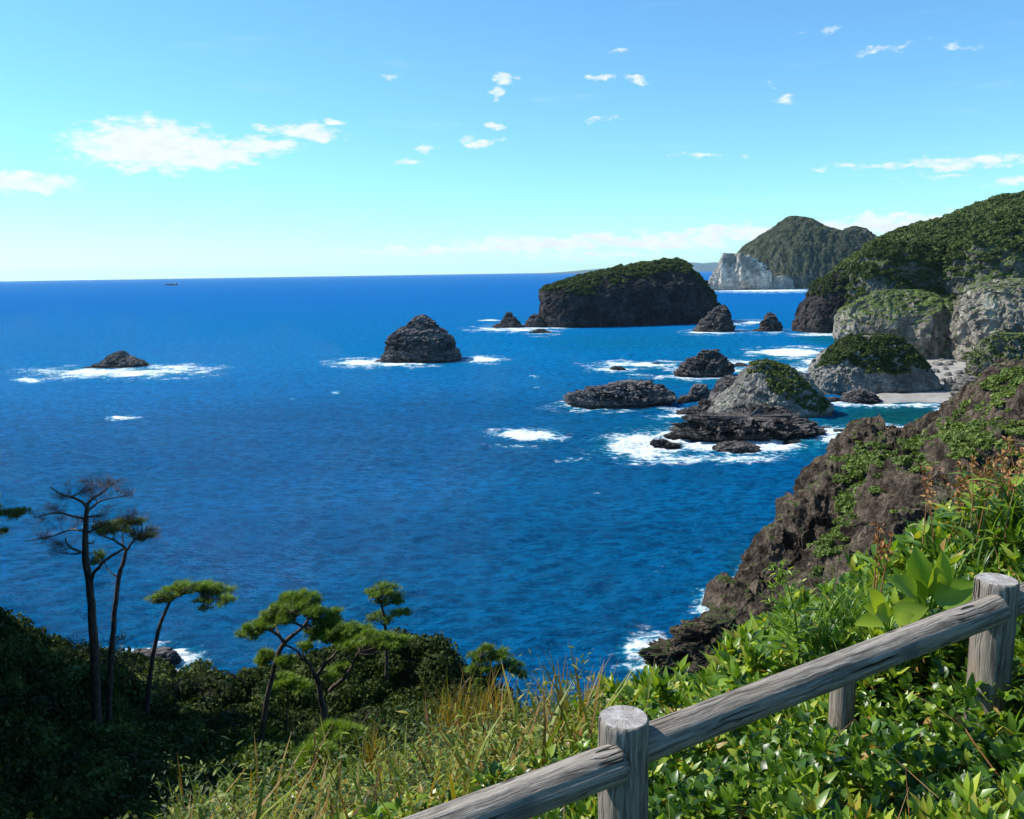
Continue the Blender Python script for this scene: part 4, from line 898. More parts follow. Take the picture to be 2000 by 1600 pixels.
pine('pine reaching into the picture at its left edge with only branch tips showing', 40,
     [(-60, 1400, 10), (-58, 1200, 9), (-55, 1080, 7), (-50, 1000, 5)],
     [[(-50, 1010, 4), (-20, 1005, 3), (20, 1000, 1.8)], [(-54, 1040, 4), (-30, 1040, 3), (-5, 1038, 1.6)], [(-50, 990, 3), (-25, 975, 2), (0, 970, 1)]],
     [(25, 1002, 24, 7, 130), (-15, 1000, 30, 10, 160), (-15, 1040, 24, 7, 110), (-20, 972, 22, 8, 120), (-60, 960, 50, 20, 300)], seed=10, tint=(.1, .7))
# unseen trees added beyond the left edge to throw shade over the lower left
def evergreen(label, x, y, h, r, seed):
    rng = np.random.RandomState(seed); z = gz([[x, y]])[0]; b = np.array([x, y, z]); t = empty('added_shade_tree', b); tag(t, label, 'tree', 'unseen shade trees added beyond the left edge')
    V, F = tube_geo(smooth_line([b-[0, 0, 1], b+[.3, .2, h*.5], b+[0, 0, h*.85]], 5), np.linspace(.35, .1, 11), 10); mesh_obj('trunk', V, F, M['bark'], t, True)
    n = 46; q = rdir(n, rng)*(rng.rand(n, 1)**.4); P = b+[0, 0, h*.68]+q*[r, r, h*.32]
    wood('crown', P, 1.0+.9*rng.rand(n), M['shrub_leaf'], t, rng=rng)
for k, (x, y, h, r, lab) in enumerate([(-35, 42, 17, 5, 'unseen evergreen added for shade beyond the left edge level with the tallest pine'), (-40, 51, 17, 5, 'farthest unseen evergreen added for shade beyond the left edge'), (-32, 33, 13, 4.2, 'unseen evergreen added for shade beyond the left edge nearer than the tallest pine'),
        (-26, 27, 14, 4.6, 'unseen evergreen added for shade beyond the left edge beside the dark thicket'), (-20, 20, 11, 4, 'nearest unseen evergreen added for shade beyond the left edge'), (-44, 43, 20, 5, 'unseen evergreen added for shade highest up the slope beyond the left edge')]):
    evergreen(lab, x, y, h, r, 200+k)
# small bright saplings below the knoll
for k, (px, py, Y, h, lab) in enumerate([(660, 1440, 24, 34, 'bright green feathery sapling under the twisted pine'), (622, 1490, 18, 30, 'grey green feathery sapling nearest the dry grass'), (560, 1345, 38, 26, 'low bright green pine sapling at the left foot of the knoll')]):
    pine(lab, Y, [(px, py+50, 2.2), (px+2, py+20, 1.8), (px, py-10, 1.2)], [[(px, py+5, 1), (px-25, py-4, .6)], [(px, py, 1), (px+30, py-8, .6)]],
         [(px, py-15, 34, 9, 150), (px-22, py, 26, 7, 80), (px+26, py-2, 28, 7, 90)], seed=20+k, tint=(.5, 1), name='sapling')

# bare shrubs between the trunks
def bare_shrub(label, px, py, Y, hpx, seed, leafy=0.0):
    rng = np.random.RandomState(seed); base = at(px, py, Y); t = empty('bare_shrub', base); tag(t, label, 'shrub', 'bare shrubs among the pines')
    acc = Acc(); gr = Acc(); sc = Y/FPX
    def grow(p, d, L, r, lev):
        pts = [p]; q = p.copy()
        for i in range(4):
            d = d+rng.normal(size=3)*.22; d[2] += .05; d = d/np.linalg.norm(d); q = q+d*L/4; pts.append(q)
        V, F = tube_geo(pts, np.linspace(r, r*.55, 5), 4); acc.add(V, F, rng.rand())
        if lev < 3:
            for k in range(3 if lev else 4):
                j = rng.randint(2, 5); dn = d+rng.normal(size=3)*.6; grow(pts[j], dn/np.linalg.norm(dn), L*.62, r*.5, lev+1)
        elif rng.rand() < leafy:
            n = 5; a_, b_, t3 = scatter(DIA_V, DIA_F, q+.08*rng.normal(size=(n, 3)), frames(rdir(n, rng), rdir(n, rng)), np.full(n, .11), rng.rand(n)*.6); gr.add(a_, b_, t3)
    for s in range(3): grow(base+rng.normal(size=3)*[.15, .15, 0], np.array([rng.normal()*.3, rng.normal()*.2, 1.0]), hpx*sc*.5, .03, 0)
    acc.obj('stems', M['twig'], t)
    if gr.n: gr.obj('leaves', M['shrub_leaf'], t)
for k, (px, py, Y, h, lf, lab) in enumerate([(215, 1300, 46, 90, .5, 'thin leafy shrub standing behind the slim pine trunk'), (262, 1320, 48, 90, .2, 'grey twiggy shrub left of the leaning umbrella pine'), (300, 1345, 47, 90, 0, 'bare brown shrub crossing the base of the leaning pine'),
        (345, 1370, 46, 80, 0, 'leafless twiggy shrub just right of the leaning pine'), (410, 1375, 47, 90, .9, 'lone dark leafy shrub with bare upper twigs right of the surf'), (160, 1290, 46, 60, .6, 'thin leafy shrub left of the tallest pine trunk'),
        (715, 1450, 30, 80, 0, 'bare shrub in front of the black knoll'), (900, 1420, 30, 70, 0, 'bare stems right of the black knoll')]):
    bare_shrub(lab, px, py, Y, h, 40+k, lf)

# ------------------------------------------------------------------ near plants
def stalks(name, label, cat, group, base, n, h, spread, seed, mat_stem, tint, heads=True, leafy=0):
    rng = np.random.RandomState(seed); t = empty(name, base); tag(t, label, cat, group)
    for i in range(n):
        st = Acc(); hd = Acc(); lf = Acc()
        b = base+rng.normal(size=3)*[spread, spread, 0]; L = h*(.7+.45*rng.rand()); d = np.array([rng.normal()*.12, rng.normal()*.12, 1]); bend = rng.normal(size=3)*[.08, .08, 0]
        u = np.linspace(0, 1, 8)[:, None]; pts = b+d*L*u+bend*L*u*u
        V, F = tube_geo(pts, np.linspace(.0042, .002, 8), 5); st.add(V, F, tint+.2*rng.rand())
        so_ = st.obj('stem', mat_stem, t)
        if heads:
            m_ = 16; k = rng.rand(m_)**.6; P = b+d*L*(.55+.45*k)[:, None]+bend*L*(k**2)[:, None]
            dd = rdir(m_, rng)*[1, 1, .8]+[0, 0, .3]
            a_, b_, t3 = scatter(NARROW_V*[2.2, 1, 1.6], NARROW_F, P, frames(dd, rdir(m_, rng)), .024+.026*rng.rand(m_), rng.rand(m_)*.6); hd.add(a_, b_, t3)
        for z in range(leafy):
            k = rng.rand()*.7; P = (b+d*L*k)[None]; a = rng.rand()*6.28; dd = np.array([[math.cos(a), math.sin(a), .5]])
            a_, b_, t3 = scatter(NARROW_V*[1.2, 1, 1.5], NARROW_F, P, frames(dd, np.array([[0, 0, 1.0]])), np.array([.14+.1*rng.rand()]), np.array([.2+.5*rng.rand()])); lf.add(a_, b_, t3)
        off_ = Matrix.Translation(-t.location)
        for o_ in (hd.obj('seed_head', M['dry_stalk'], so_) if hd.n else None, lf.obj('leaves', M['near_leaf'], so_, True) if lf.n else None):
            if o_: o_.data.transform(off_)
    return t
def near(px, py, Y): return at(px, py, Y)
SL = [(1842, 1090, 5.0, 'tall red brown withered flower stalks nearest the open cliff'), (1880, 1075, 4.8, 'withered reddish stalks with curled brown seed heads left of the corner post'), (1935, 1060, 4.6, 'rusty dry stalks rising right above the corner post'),
      (1985, 1040, 4.4, 'brown seed stalks at the right edge of the picture'), (1905, 1050, 5.6, 'green stems topped with orange brown husks behind the corner post'), (1965, 1010, 5.8, 'topmost orange brown husks at the upper right of the bank'), (2030, 980, 5.4, 'dry stalks half out of the picture at its right edge')]
for k, (px, py, Y, lab) in enumerate(SL):
    stalks('withered_stalks', lab, 'stalks', 'withered flower stalks above the fence', near(px, py, Y), 7, .52, .09, 60+k, M['dry_stalk'], .1 if k % 2 == 0 else .75, True, 3)
stalks('withered_stalks', 'pair of arching red stems with dry flowers left of the big leaves', 'stalks', None, near(1715, 1190, 3.9), 3, .36, .05, 71, M['dry_stalk'], .0, True, 1)
# arching grass tufts
def grass_tuft(label, base, n, L, seed, tint=(.1, .5), spread=.05, group='arching grass tufts', mat='near_leaf', w=.011, bend=.75, name='grass_tuft'):
    rng = np.random.RandomState(seed); t = empty(name, base); tag(t, label, 'grass', group)
    acc = Acc()
    for q in range(3):
        BV, BF = blade_template(7, w, bend*(.6+.4*q))
        m_ = n//3; ang = rng.rand(m_)*6.283; y = np.column_stack([np.cos(ang), np.sin(ang), np.zeros(m_)]); up = np.tile([0, 0, 1.0], (m_, 1))+y*.25*rng.rand(m_, 1); up /= np.linalg.norm(up, axis=1)[:, None]
        x = np.cross(y, up); x /= np.linalg.norm(x, axis=1)[:, None]; y2 = np.cross(up, x)
        a_, b_, t3 = scatter(BV, BF, base+rng.normal(size=(m_, 3))*[spread, spread, 0], np.stack([x, y2, up], -1), L*(.6+.5*rng.rand(m_)), tint[0]+(tint[1]-tint[0])*rng.rand(m_)); acc.add(a_, b_, t3)
    acc.obj('blades', M[mat], t, True); return t
TU = [(1600, 1265, 4.2, 60, .34, 'leafy grass tuft behind the middle of the long rail'), (1655, 1220, 4.2, 80, .33, 'fullest arching grass tuft left of the big round leaves'), (1545, 1290, 4.4, 45, .26, 'low grass tuft at the left under the tall feathery weed'), (1690, 1195, 4.5, 50, .3, 'upright grass tuft just beside the big round leaves'),
      (1880, 1120, 4.6, 50, .34, 'strap leaved tuft directly left of the corner post top'), (1960, 1075, 4.8, 70, .42, 'long strap leaved tuft above the corner post'), (2010, 1040, 4.4, 70, .45, 'strap leaves bending over at the right picture edge'), (1920, 1020, 5.6, 60, .42, 'strap leaved tuft behind the withered stalks')]
for k, (px, py, Y, n, L, lab) in enumerate(TU): grass_tuft(lab, near(px, py, Y), n, L, 80+k, spread=.04+.04*(k > 3), w=.012 if k < 4 else .02)
# tall feathery weed
def weed():
    base = near(1560, 1300, 4.2); t = empty('tall_weed', base); tag(t, 'single tall feathery green weed rising over the rail against the dark rock', 'weed'); rng = np.random.RandomState(91)
    top = near(1522, 1100, 4.2); u = np.linspace(0, 1, 12)[:, None]; pts = base*(1-u)+top*u+np.array([.03, 0, 0])*np.sin(u*3)
    acc = Acc(); V, F = tube_geo(pts, np.linspace(.006, .0018, 12), 6); acc.add(V, F, .3); acc.obj('stem', M['near_leaf'], t, True)
    acc = Acc(); lf = Acc()
    for i in range(26):
        k = .2+.78*i/26; p = base*(1-k)+top*k; a = i*2.4; L = .2*(1-k*.72); d = np.array([math.cos(a), math.sin(a)*.8, .55]); q = p+d*L*.5; e = p+d*L+np.array([0, 0, .1*L])
        V, F = tube_geo(smooth_line([p, q, e], 4), np.linspace(.0022, .001, 9), 4); acc.add(V, F, .4)
        m_ = 12; s = rng.rand(m_); P = p+(e-p)*s[:, None]; dd = rdir(m_, rng)+d
        a_, b_, t3 = scatter(NARROW_V, NARROW_F, P, frames(dd, rdir(m_, rng)+[0, 0, 1]), .02+.025*rng.rand(m_), .35+.4*rng.rand(m_)); lf.add(a_, b_, t3)
    m_ = 34; s = .05+.7*rng.rand(m_)**1.3; P = base*(1-s[:, None])+top*s[:, None]; a = rng.rand(m_)*6.28; dd = np.column_stack([np.cos(a), np.sin(a), .5+.3*rng.rand(m_)])
    a_, b_, t3 = scatter(NARROW_V*[.8, 1, 1.6], NARROW_F, P, frames(dd, np.tile([0, 0, 1.0], (m_, 1))), (.17+.1*rng.rand(m_))*(1-.6*s), .2+.4*rng.rand(m_)); lf.add(a_, b_, t3)
    acc.obj('side_stems', M['near_leaf'], t); lf.obj('leaves', M['near_leaf'], t, True)
weed()
# big round leaved plant
def big_leaves(label, base_px, Y, leaves, seed):
    base = near(*base_px, Y); t = empty('broad_leaf_plant', base); tag(t, label, 'plant', 'big leaved plants behind the rail'); rng = np.random.RandomState(seed)
    BV, BF = leaf_template(.33, 10, .3, .16, .8)
    for (px, py, L, dx, dz, wd) in leaves:
        p = near(px, py, Y+rng.normal()*.05); d = np.array([[dx, -.25, dz]]); d /= np.linalg.norm(d)
        nrm = np.array([[.35*rng.normal()-.2, -.75, .65]])
        a_, b_, t3 = scatter(BV*[wd, 1, 1], BF, p[None], frames(d, nrm), np.array([L]), np.array([.5+.2*rng.rand()])); mesh_obj('leaf', a_, b_, M['near_leaf'], t, True, {'tint': t3})
        V, F = tube_geo(smooth_line([base, (base+p)/2+[0, 0, .0], p], 4), .005, 6); mesh_obj('stalk', V, F, M['near_leaf'], t, True, {'tint': np.full(len(V), .5)})
big_leaves('plant with very large glossy oval leaves just left of the corner post', (1810, 1215), 3.7,
    [(1800, 1165, .25, -.25, 1.0, .8), (1822, 1160, .21, .12, 1.0, .75), (1808, 1175, .2, -.75, .85, .9), (1826, 1175, .19, .7, .5, 1.1), (1835, 1172, .17, .95, .18, 1.2), (1812, 1182, .17, -.95, .12, .8), (1790, 1160, .17, -.9, .65, .9)], 5)
big_leaves('lower plant with folded broad leaves touching the top of the long rail', (1735, 1235), 3.6,
    [(1738, 1205, .14, -.8, .5, 1.1), (1745, 1205, .15, .75, .35, 1.0), (1730, 1210, .15, -1, .05, .8), (1748, 1212, .12, .9, .05, 1.1), (1715, 1195, .13, -.3, .9, 1.1)], 6)
# dry reeds at the edge of the slope
for k, (px, py, Y, n, L, lab) in enumerate([(1095, 1420, 9, 9, .85, 'tall thin dry reeds against the sea left of the near bank'), (900, 1440, 20, 60, 1.6, 'clump of pale dry reeds in front of the black hollow'), (960, 1425, 20, 60, 1.5, 'pale dry reeds right of the black hollow'), (730, 1510, 14, 40, 1.0, 'straw coloured dry tuft in the middle of the slope'), (1045, 1425, 14, 20, .9, 'dry reeds at the lip of the slope beside the sea'), (1180, 1400, 7.5, 10, .55, 'few dry stems above the near bank left of the low post')]):
    grass_tuft(lab, near(px, py, Y), n*2, L, 100+k, (.5, .95), .35 if k in (1, 2) else .12 if k else .06, 'dry reed clumps on the slope', 'grass_leaf', .012, .22, 'reed_clump')

# ------------------------------------------------------------------ fence
def log_geo(L, r, seed, cap=.006, nseg=90, ns=56, taper=0.0, crack=0, round_end=.0):
    rng = np.random.RandomState(seed); zs = np.linspace(0, L, nseg); th = np.linspace(0, 2*math.pi, ns, endpoint=False)
    Z, T = np.meshgrid(zs, th, indexing='ij'); base = np.stack([np.cos(T).ravel(), np.sin(T).ravel(), Z.ravel()/r], -1)
    d = .03*fbm(base, (1, 1, 4), 3, .5, off=seed)+.012*fbm(base, (.25, .25, 4), 3, .5, off=seed+2)
    rr = r*(1+d)*(1-taper*Z.ravel()/L)
    for c in range(crack):
        a = rng.rand()*6.28; ctr = rng.rand()*L; ln = L*(.12+.25*rng.rand()); wdt = .035+.03*rng.rand()
        ang = (T.ravel()-a-.12*np.sin(Z.ravel()*3)+math.pi) % (2*math.pi)-math.pi
        rr -= r*.09*np.exp(-(ang/wdt)**2)*np.clip(1-np.abs(Z.ravel()-ctr)/ln, 0, 1)**.5
    e = np.ones(nseg); e[0] = e[-1] = 1-cap/r
    zc = Z.ravel().copy()
    rr = rr*np.repeat(e, ns)
    V = np.column_stack([rr*np.cos(T.ravel()), rr*np.sin(T.ravel()), zc])
    V[:ns, 2] -= 0; V[ns:2*ns, 2] = cap; V[-2*ns:-ns, 2] = L-cap
    if round_end:
        q = np.clip((V[:, 2]-(L-round_end))/round_end, 0, 1); s = np.sqrt(np.maximum(1-q*q*.9, .05)); V[:, 0] *= s; V[:, 1] *= s
    F = np.array([(i*ns+k, i*ns+(k+1) % ns, (i+1)*ns+(k+1) % ns, (i+1)*ns+k) for i in range(nseg-1) for k in range(ns)])
    return V, F, ns
def log(name, parent, p, q, r, mat, seed, cap=.006, endmat=True, **kw):
    p = np.array(p); q = np.array(q); L = np.linalg.norm(q-p); V, F, ns = log_geo(L, r, seed, cap, **kw)
    me = bpy.data.meshes.new(name)
    n = len(V); V = np.vstack([V, [0, 0, 0], [0, 0, L]])
    c0 = [(n, (k+1) % ns, k) for k in range(ns)]; c1 = [(n+1, n-ns+k, n-ns+(k+1) % ns) for k in range(ns)]
    me.from_pydata(V.tolist(), [], F.tolist()+c0+c1)
    me.materials.append(mat); me.materials.append(M['endgrain'])
    mi = np.zeros(len(me.polygons), np.int32); mi[len(F):] = 1 if endmat else 0
    me.polygons.foreach_set('material_index', mi)
    me.polygons.foreach_set('use_smooth', (mi == 0))
    o = bpy.data.objects.new(name, me); C.objects.link(o); o.parent = parent
    o.location = Vector(p)-parent.location; o.rotation_euler = Vector(q-p).to_track_quat('Z', 'Y').to_euler(); return o
Y1, Y2 = 2.33, 3.0
P1 = at(1218, 1400, Y1); P2 = at(1947, 1131, Y2)
t_ = empty('log_fence', (P1[0], P1[1], P1[2]-.9)); tag(t_, 'weathered grey log fence climbing from the bottom centre to the right edge', 'fence')
log('post', t_, P1-[0, 0, 1.0], P1, .0745, M['wood'], 1, crack=5)
log('post', t_, P2-[0, 0, 1.0], P2-[0, 0, .0], .0735, M['wood_tan'], 2, crack=5)
# thin collar cut on the corner post
Pm = at(1646, 1345, 3.4); log('short_post', t_, Pm-[0, 0, .6], Pm+[0, 0, .06], .052, M['wood'], 3, crack=3)
toC = np.array([0, -1.0, 0])
P3 = P2+(P2-P1)*[1, 1, .6]; e1 = at(1222, 1483, Y1-.055); s1 = at(640, 1700, Y1-.3); s1 = e1+(s1-e1)*1.6
log('post', t_, s1-[0, 0, 1.0], s1+[0, 0, .1], .074, M['wood'], 7, crack=4); log('post', t_, P3-[0, 0, 1.0], P3, .074, M['wood'], 8, crack=4); log('rail', t_, s1, e1, .0565, M['wood'], 4, crack=7, nseg=140, round_end=.02)
e2 = at(1955, 1186, Y2-.055); s2 = at(1235, 1462, Y1+.03); log('rail', t_, s2, e2, .0545, M['wood'], 5, crack=9, nseg=160, round_end=.02)
s3 = at(1965, 1180, Y2+.03); e3 = P3-[0, 0, .12]; log('rail', t_, s3, e3, .0545, M['wood'], 6, crack=5)

# ------------------------------------------------------------------ ship on the horizon
def ship():
    q = sea(335, 557.5); Y = q[1]; k = Y/FPX; t = empty('cargo_ship', (q[0], q[1], 0)); tag(t, 'tiny cargo ship far out near the horizon at the left', 'ship')
    L = 24*k; B = 3.2*k; Hh = 2.0*k
    V = []; st = [(-.5, .7), (-.42, 1), (.3, 1), (.42, .7), (.52, .05)]
    for (u, w) in st:
        for (s, z, ww) in ((-1, 0, .75), (-1, 1, 1), (1, 1, 1), (1, 0, .75)): V.append((q[0]+u*L, q[1]+s*B/2*w*ww, z*Hh*(1.25 if abs(u) > .45 else 1)-.2))
    F = [(0, 1, 2, 3), (16, 19, 18, 17)]
    for i in range(4):
        for j in range(4): a = i*4; F.append((a+j, a+(j+1) % 4, a+4+(j+1) % 4, a+4+j))
    mesh_obj('hull', np.array(V), np.array(F), flat_mat('hull_paint', (.12, .05, .05), .6), t)
    def bx(name, u0, u1, z0, z1, w, m):
        V = [(q[0]+u*L, q[1]+s*B*w/2, z*k) for u in (u0, u1) for s in (-1, 1) for z in (z0, z1)]
        mesh_obj(name, np.array(V), np.array([(0, 1, 3, 2), (4, 6, 7, 5), (0, 4, 5, 1), (2, 3, 7, 6), (0, 2, 6, 4), (1, 5, 7, 3)]), m, t)
    wm = flat_mat('ship_white', (.75, .75, .72), .5)
    bx('deckhouse', .22, .36, 2.0, 6.2, .8, wm); bx('funnel', .37, .41, 2.0, 5.4, .3, flat_mat('funnel_paint', (.1, .1, .12), .5)); bx('cargo_hatch', -.36, .16, 2.0, 3.0, .7, flat_mat('hatch', (.2, .16, .13), .6)); bx('mast', -.2, -.19, 3.0, 6.0, .08, wm)
ship()
# distant land
def far_land():
    m_ = flat_mat('far_land', (.05, .09, .1), .9)
    for (xs, hs, Y) in [([1040, 1100, 1150, 1190, 1230, 1290, 1330, 1345, 1370, 1395, 1420, 1480, 1560], [0, 3, 7, 10, 8, 10, 14, 20, 17, 19, 16, 12, 0], 27000)]:
        a = np.linspace(xs[0], xs[-1], 160); h = np.interp(a, xs, hs)*.9+1.0*fbm(np.column_stack([a, a*0, a*0]), 14, 4); h = np.maximum(h, 0)*Y/FPX
        V = []
        for px, hh_ in zip(a, h):
            x = (px-1000)/FPX*Y
            for (dy, z) in ((-2500, -20), (-900, hh_*.6), (0, hh_), (900, hh_*.6), (2500, -20)): V.append((x, Y+dy, z))
        o = mesh_obj('hills', np.array(V), grid_faces(160, 5), m_, smooth=True); tag(o, kind='structure')
far_land()

# ------------------------------------------------------------------ the sea
FOAM += [(230, 728, 150, 9, .85), (150, 733, 70, 6, .7), (55, 743, 24, 3.5, .8), (350, 719, 75, 5, .7), (705, 709, 52, 6, 1), (780, 712, 60, 4, .8), (940, 703, 44, 4.5, 1), (240, 817, 28, 3, .8),
         (1030, 851, 60, 10, 1.15), (1000, 643, 72, 4, .8), (1085, 637, 34, 4.5, .9), (955, 626, 24, 2, .7), (1250, 712, 84, 4.5, .95), (1195, 722, 40, 4, .8), (1335, 726, 30, 6, .7), (1440, 708, 30, 5, .8), (1240, 733, 25, 2.5, .6),
         (1380, 735, 60, 5, .8), (1430, 722, 60, 6, .7), (1545, 689, 72, 8, 1.2), (1450, 630, 45, 3, .9), (1380, 649, 40, 3, .8), (1585, 707, 22, 5, .9), (1560, 720, 40, 6, .7), (1600, 653, 55, 2.5, .7), (1490, 567.5, 110, 2.2, 1),
         (1125, 792, 34, 6, .9), (1180, 799, 60, 4, .7), (1285, 775, 25, 3, .6), (1260, 872, 88, 22, 1.15), (1330, 852, 50, 18, 1.0), (1400, 872, 110, 14, 1.0), (1500, 872, 80, 14, .95), (1390, 895, 120, 7, .6), (1330, 813, 50, 4, .8), (1420, 817, 70, 7, 1.05),
         (1590, 846, 66, 10, .9), (1620, 858, 50, 8, .75), (1670, 840, 40, 7, .7), (1735, 834, 42, 3.5, .8), (1838, 800, 12, 5, .6), (1830, 818, 16, 6, .7), (1835, 835, 20, 5, .6), (1765, 791, 110, 2, .9), (1650, 787, 40, 2, .6), (1545, 830, 30, 8, .8),
         (1250, 1265, 38, 30, .62), (1285, 1292, 50, 26, .62), (1240, 1300, 24, 20, .5), (1330, 1315, 34, 16, .6), (1392, 1172, 28, 28, .62), (1378, 1190, 18, 20, .6), (1465, 1105, 18, 20, .62), (1450, 1130, 18, 18, .5),
         (345, 1283, 44, 20, 1.0), (280, 1276, 60, 9, .8), (300, 1310, 60, 8, .6), (1170, 965, 10, 1.5, .4), (1043, 735, 12, 1.6, .7), (1048, 757, 9, 1.5, .7), (655, 767, 10, 3, .6), (570, 781, 10, 1.5, .6), (1125, 900, 30, 2.5, .5), (1010, 870, 60, 3, .35)]
SHAL = [(1440, 720, 300, 50, .42), (1620, 850, 220, 55, .75), (1260, 668, 260, 26, .42), (230, 727, 190, 10, .9), (1270, 868, 130, 32, .9), (1630, 662, 90, 16, .9), (1420, 850, 260, 50, .8), (1540, 700, 120, 24, .6), (1740, 815, 160, 40, .9), (1255, 1275, 60, 60, .5), (1400, 1180, 50, 60, .5), (330, 1300, 110, 45, .6),
        (1450, 1120, 50, 60, .4), (560, 1340, 140, 40, .5), (780, 710, 140, 9, .5), (1350, 745, 120, 12, .5), (1270, 715, 110, 16, .5), (1200, 795, 120, 14, .4)]
def water_mat():
    m, t = newmat('water'); P = t.node('ShaderNodeNewGeometry').outputs['Position']
    def at_(n): return t.node('ShaderNodeAttribute', attribute_name=n).outputs['Fac']
    patch = t.noise(t.mapping(P, (.0016, .006, .01), rot=(0, 0, .2)), 1.0, 5, .6)
    deep = t.mix(t.mapr(patch, .35, .65), (.0004, .082, .205), (.0006, .132, .32))
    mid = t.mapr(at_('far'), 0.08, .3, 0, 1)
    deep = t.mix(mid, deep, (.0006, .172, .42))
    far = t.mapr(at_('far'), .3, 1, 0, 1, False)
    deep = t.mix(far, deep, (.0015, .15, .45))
    col = t.mix(at_('shallow'), deep, (.002, .135, .19))
    col = t.mix(t.math('MULTIPLY', at_('green'), .9), col, (.004, .075, .06))
    # foam
    fo = at_('foam'); n1 = t.noise(t.mapping(P, (.35, .5, .4)), 1.0, 8, .68); n2 = t.noise(t.mapping(P, (.06, .05, .1), rot=(0, 0, .3)), 1.0, 4, .65)
    v = t.math('ADD', fo, t.math('ADD', t.mapr(n1, .32, .68, -.5, .5, False), t.mapr(n2, .32, .68, -.5, .5, False)))
    fm = t.math('MULTIPLY', t.mapr(v, .25, .85), t.mapr(fo, .01, .12))
    aer = t.math('MULTIPLY', t.mapr(v, -.1, .5), t.mapr(fo, .02, .3, 0, .6))
    # stray whitecaps
    wc = t.mapr(t.noise(t.mapping(P, (.05, .16, .1), rot=(0, 0, .15)), 1.0, 6, .65), .73, .78, 0, .55)
    col = t.mix(aer, col, (.02, .3, .42))
    fm = t.math('MULTIPLY', fm, t.mapr(t.noise(t.mapping(P, (.9, 1.5, 1)), 1.0, 6, .7), .35, .55, .55, 1.0))
    col = t.mix(t.math('MAXIMUM', fm, wc), col, (.86, .9, .92))
    rough = t.mapr(fm, 0, 1, .07, .8, False)
    w1 = t.noise(t.mapping(P, (.4, .85, .5), rot=(0, 0, .25)), 1.0, 6, .62)
    w2 = t.noise(t.mapping(P, (1.4, 2.6, 1), rot=(0, 0, -.2)), 1.0, 4, .6)
    w3 = t.noise(t.mapping(P, (.02, .07, .1), rot=(0, 0, .2)), 1.0, 4, .6)
    wt = t.noise(t.mapping(P, (.2, .42, .3), rot=(0, 0, .12)), 1.0, 5, .72)
    ws = t.noise(t.mapping(P, (.012, .035, .1), rot=(0, 0, .1)), 1.0, 4, .6)
    h = t.math('ADD', t.math('MULTIPLY', w1, 1.6), t.math('ADD', t.math('MULTIPLY', w2, .42), t.math('MULTIPLY', w3, 2.5)))
    bp = t.node('ShaderNodeBump', {'Height': h, 'Strength': .9, 'Distance': 1.0})
    df = t.node('ShaderNodeBsdfDiffuse', {'Color': t.mix(t.math('MULTIPLY', t.math('MAXIMUM', t.mapr(wt, .43, .57, .55, 0), t.mapr(ws, .5, .38, 0, .2)), t.math('SUBTRACT', 1.0, fm)), col, (.0002, .02, .07)), 'Normal': bp.outputs[0]})
    gl = t.node('ShaderNodeBsdfGlossy', {'Color': (.65, .88, 1), 'Roughness': rough, 'Normal': bp.outputs[0]})
    fr = t.node('ShaderNodeFresnel', {'IOR': 1.33, 'Normal': bp.outputs[0]}).outputs[0]
    col_ = None
    # a wind-roughened sea never mirrors fully at grazing angles: its facets stand up to the eye
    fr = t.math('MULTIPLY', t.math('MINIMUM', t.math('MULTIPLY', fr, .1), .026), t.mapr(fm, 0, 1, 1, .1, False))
    b = t.node('ShaderNodeMixShader', {0: fr, 1: df.outputs[0], 2: gl.outputs[0]})
    finish(t, b.outputs[0]); return m
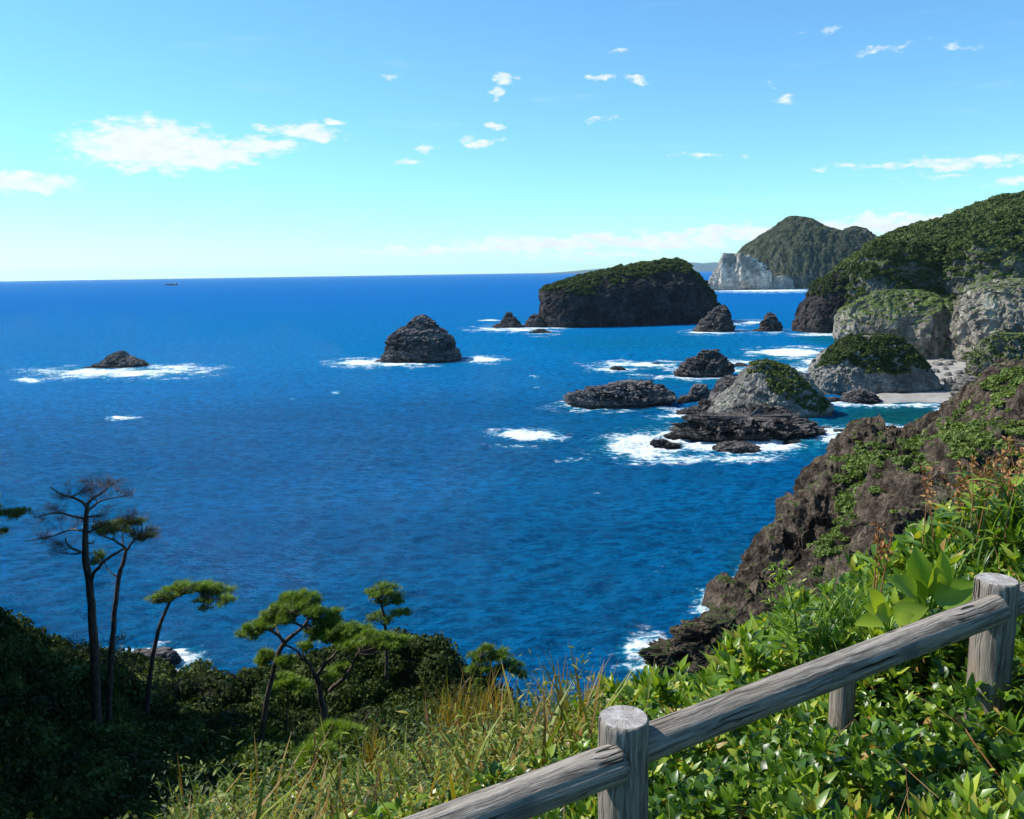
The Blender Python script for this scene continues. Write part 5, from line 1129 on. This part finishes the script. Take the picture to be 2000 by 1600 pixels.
def build_sea():
    azd = np.r_[np.linspace(-180, -40, 40)[:-1], np.linspace(-40, 40, 1100), np.linspace(40, 180, 40)[1:-1]]
    az = np.radians(azd)
    dy = np.r_[np.linspace(2.3, 60, 90), np.linspace(60, 940, 680)[1:], [1300, 2500]]; rr_ = (CAMZ*FPX/dy)[::-1]
    nu, nv = len(az), len(rr_)
    A, Rr = np.meshgrid(az, rr_, indexing='ij'); X = (Rr*np.sin(A)).ravel(); Yy = (Rr*np.cos(A)).ravel(); rad = Rr.ravel()
    Z = np.zeros_like(X); rng = np.random.RandomState(2)
    cell = rad*rad/(CAMZ*FPX)*1.3
    for i in range(46):
        lam = 1.6*1.07**i; th = R(-62)+rng.normal()*.5; k = 2*math.pi/lam; amp = .0065*lam*(1 if lam < 9 else 9/lam)
        lat = 1.0; fade = np.clip((lam/(cell*2.5))-.6, 0, 1)
        if fade.max() <= 0: continue
        ph = k*(X*math.cos(th)+Yy*math.sin(th))+rng.rand()*6.28
        Z += amp*fade*(np.sin(ph)+.25*np.cos(2*ph))
    Z *= (.7+.6*np.clip(fbm(np.column_stack([X, Yy, X*0]), 60, 3)+.5, 0, 1))
    V = np.column_stack([X, Yy, Z]); px, py, w = proj(np.column_stack([X, Yy, X*0]))
    foam = np.zeros(len(V)); sh = np.zeros(len(V)); ok = w > 1
    wx = 9*fbm(V, (9, 14, 9), 3)*np.clip(150/np.maximum(rad, 1), .12, 1)*2; wy = wx*.25
    for (x0, y0, rx, ry, s) in FOAM:
        d = ((px+wx-x0)/rx)**2+((py+wy-y0)/ry)**2; foam = np.maximum(foam, s*np.clip(1.15-d, 0, 1)**.75*ok)
    for (x0, y0, rx, ry, s) in FOAM:
        if rx*ry < 60: continue
        d = ((px+2*wx-x0)/(rx*1.5+4))**2+((py+2*wy-y0)/(ry*1.6+3))**2; foam = np.maximum(foam, .42*min(1, s)*np.clip(1.1-d, 0, 1)*ok)
    for (x0, y0, rx, ry, s) in SHAL:
        d = ((px-x0)/rx)**2+((py-y0)/ry)**2; sh = np.maximum(sh, s*np.clip(1-d, 0, 1)*ok)
    gr = np.clip(1-((px-1760)/170)**2-((py-815)/36)**2, 0, 1)*ok*(px > 1600)
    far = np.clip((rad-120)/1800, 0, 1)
    V[:, 2] += foam*.25
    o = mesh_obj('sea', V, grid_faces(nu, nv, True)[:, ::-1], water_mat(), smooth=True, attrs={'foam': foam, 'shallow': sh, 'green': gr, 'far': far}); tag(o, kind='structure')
build_sea()

# ------------------------------------------------------------------ air
def build_haze():
    V = np.array([(x, y, z) for x in (-46000, 46000) for y in (-46000, 46000) for z in (-26, 420)], float)
    m, t = newmat('haze')
    v = t.node('ShaderNodeVolumePrincipled', {'Color': (.6, .82, 1.0), 'Density': HAZE, 'Anisotropy': 0.2})
    t.node('ShaderNodeOutputMaterial', {'Volume': v.outputs[0]})
    o = mesh_obj('haze', V, np.array([(0, 1, 3, 2), (4, 6, 7, 5), (0, 4, 5, 1), (2, 3, 7, 6), (0, 2, 6, 4), (1, 5, 7, 3)]), m); tag(o, 'thin blue air between the viewpoint and the horizon', 'haze', kind='stuff')
HAZE = 1.3e-5
build_haze()
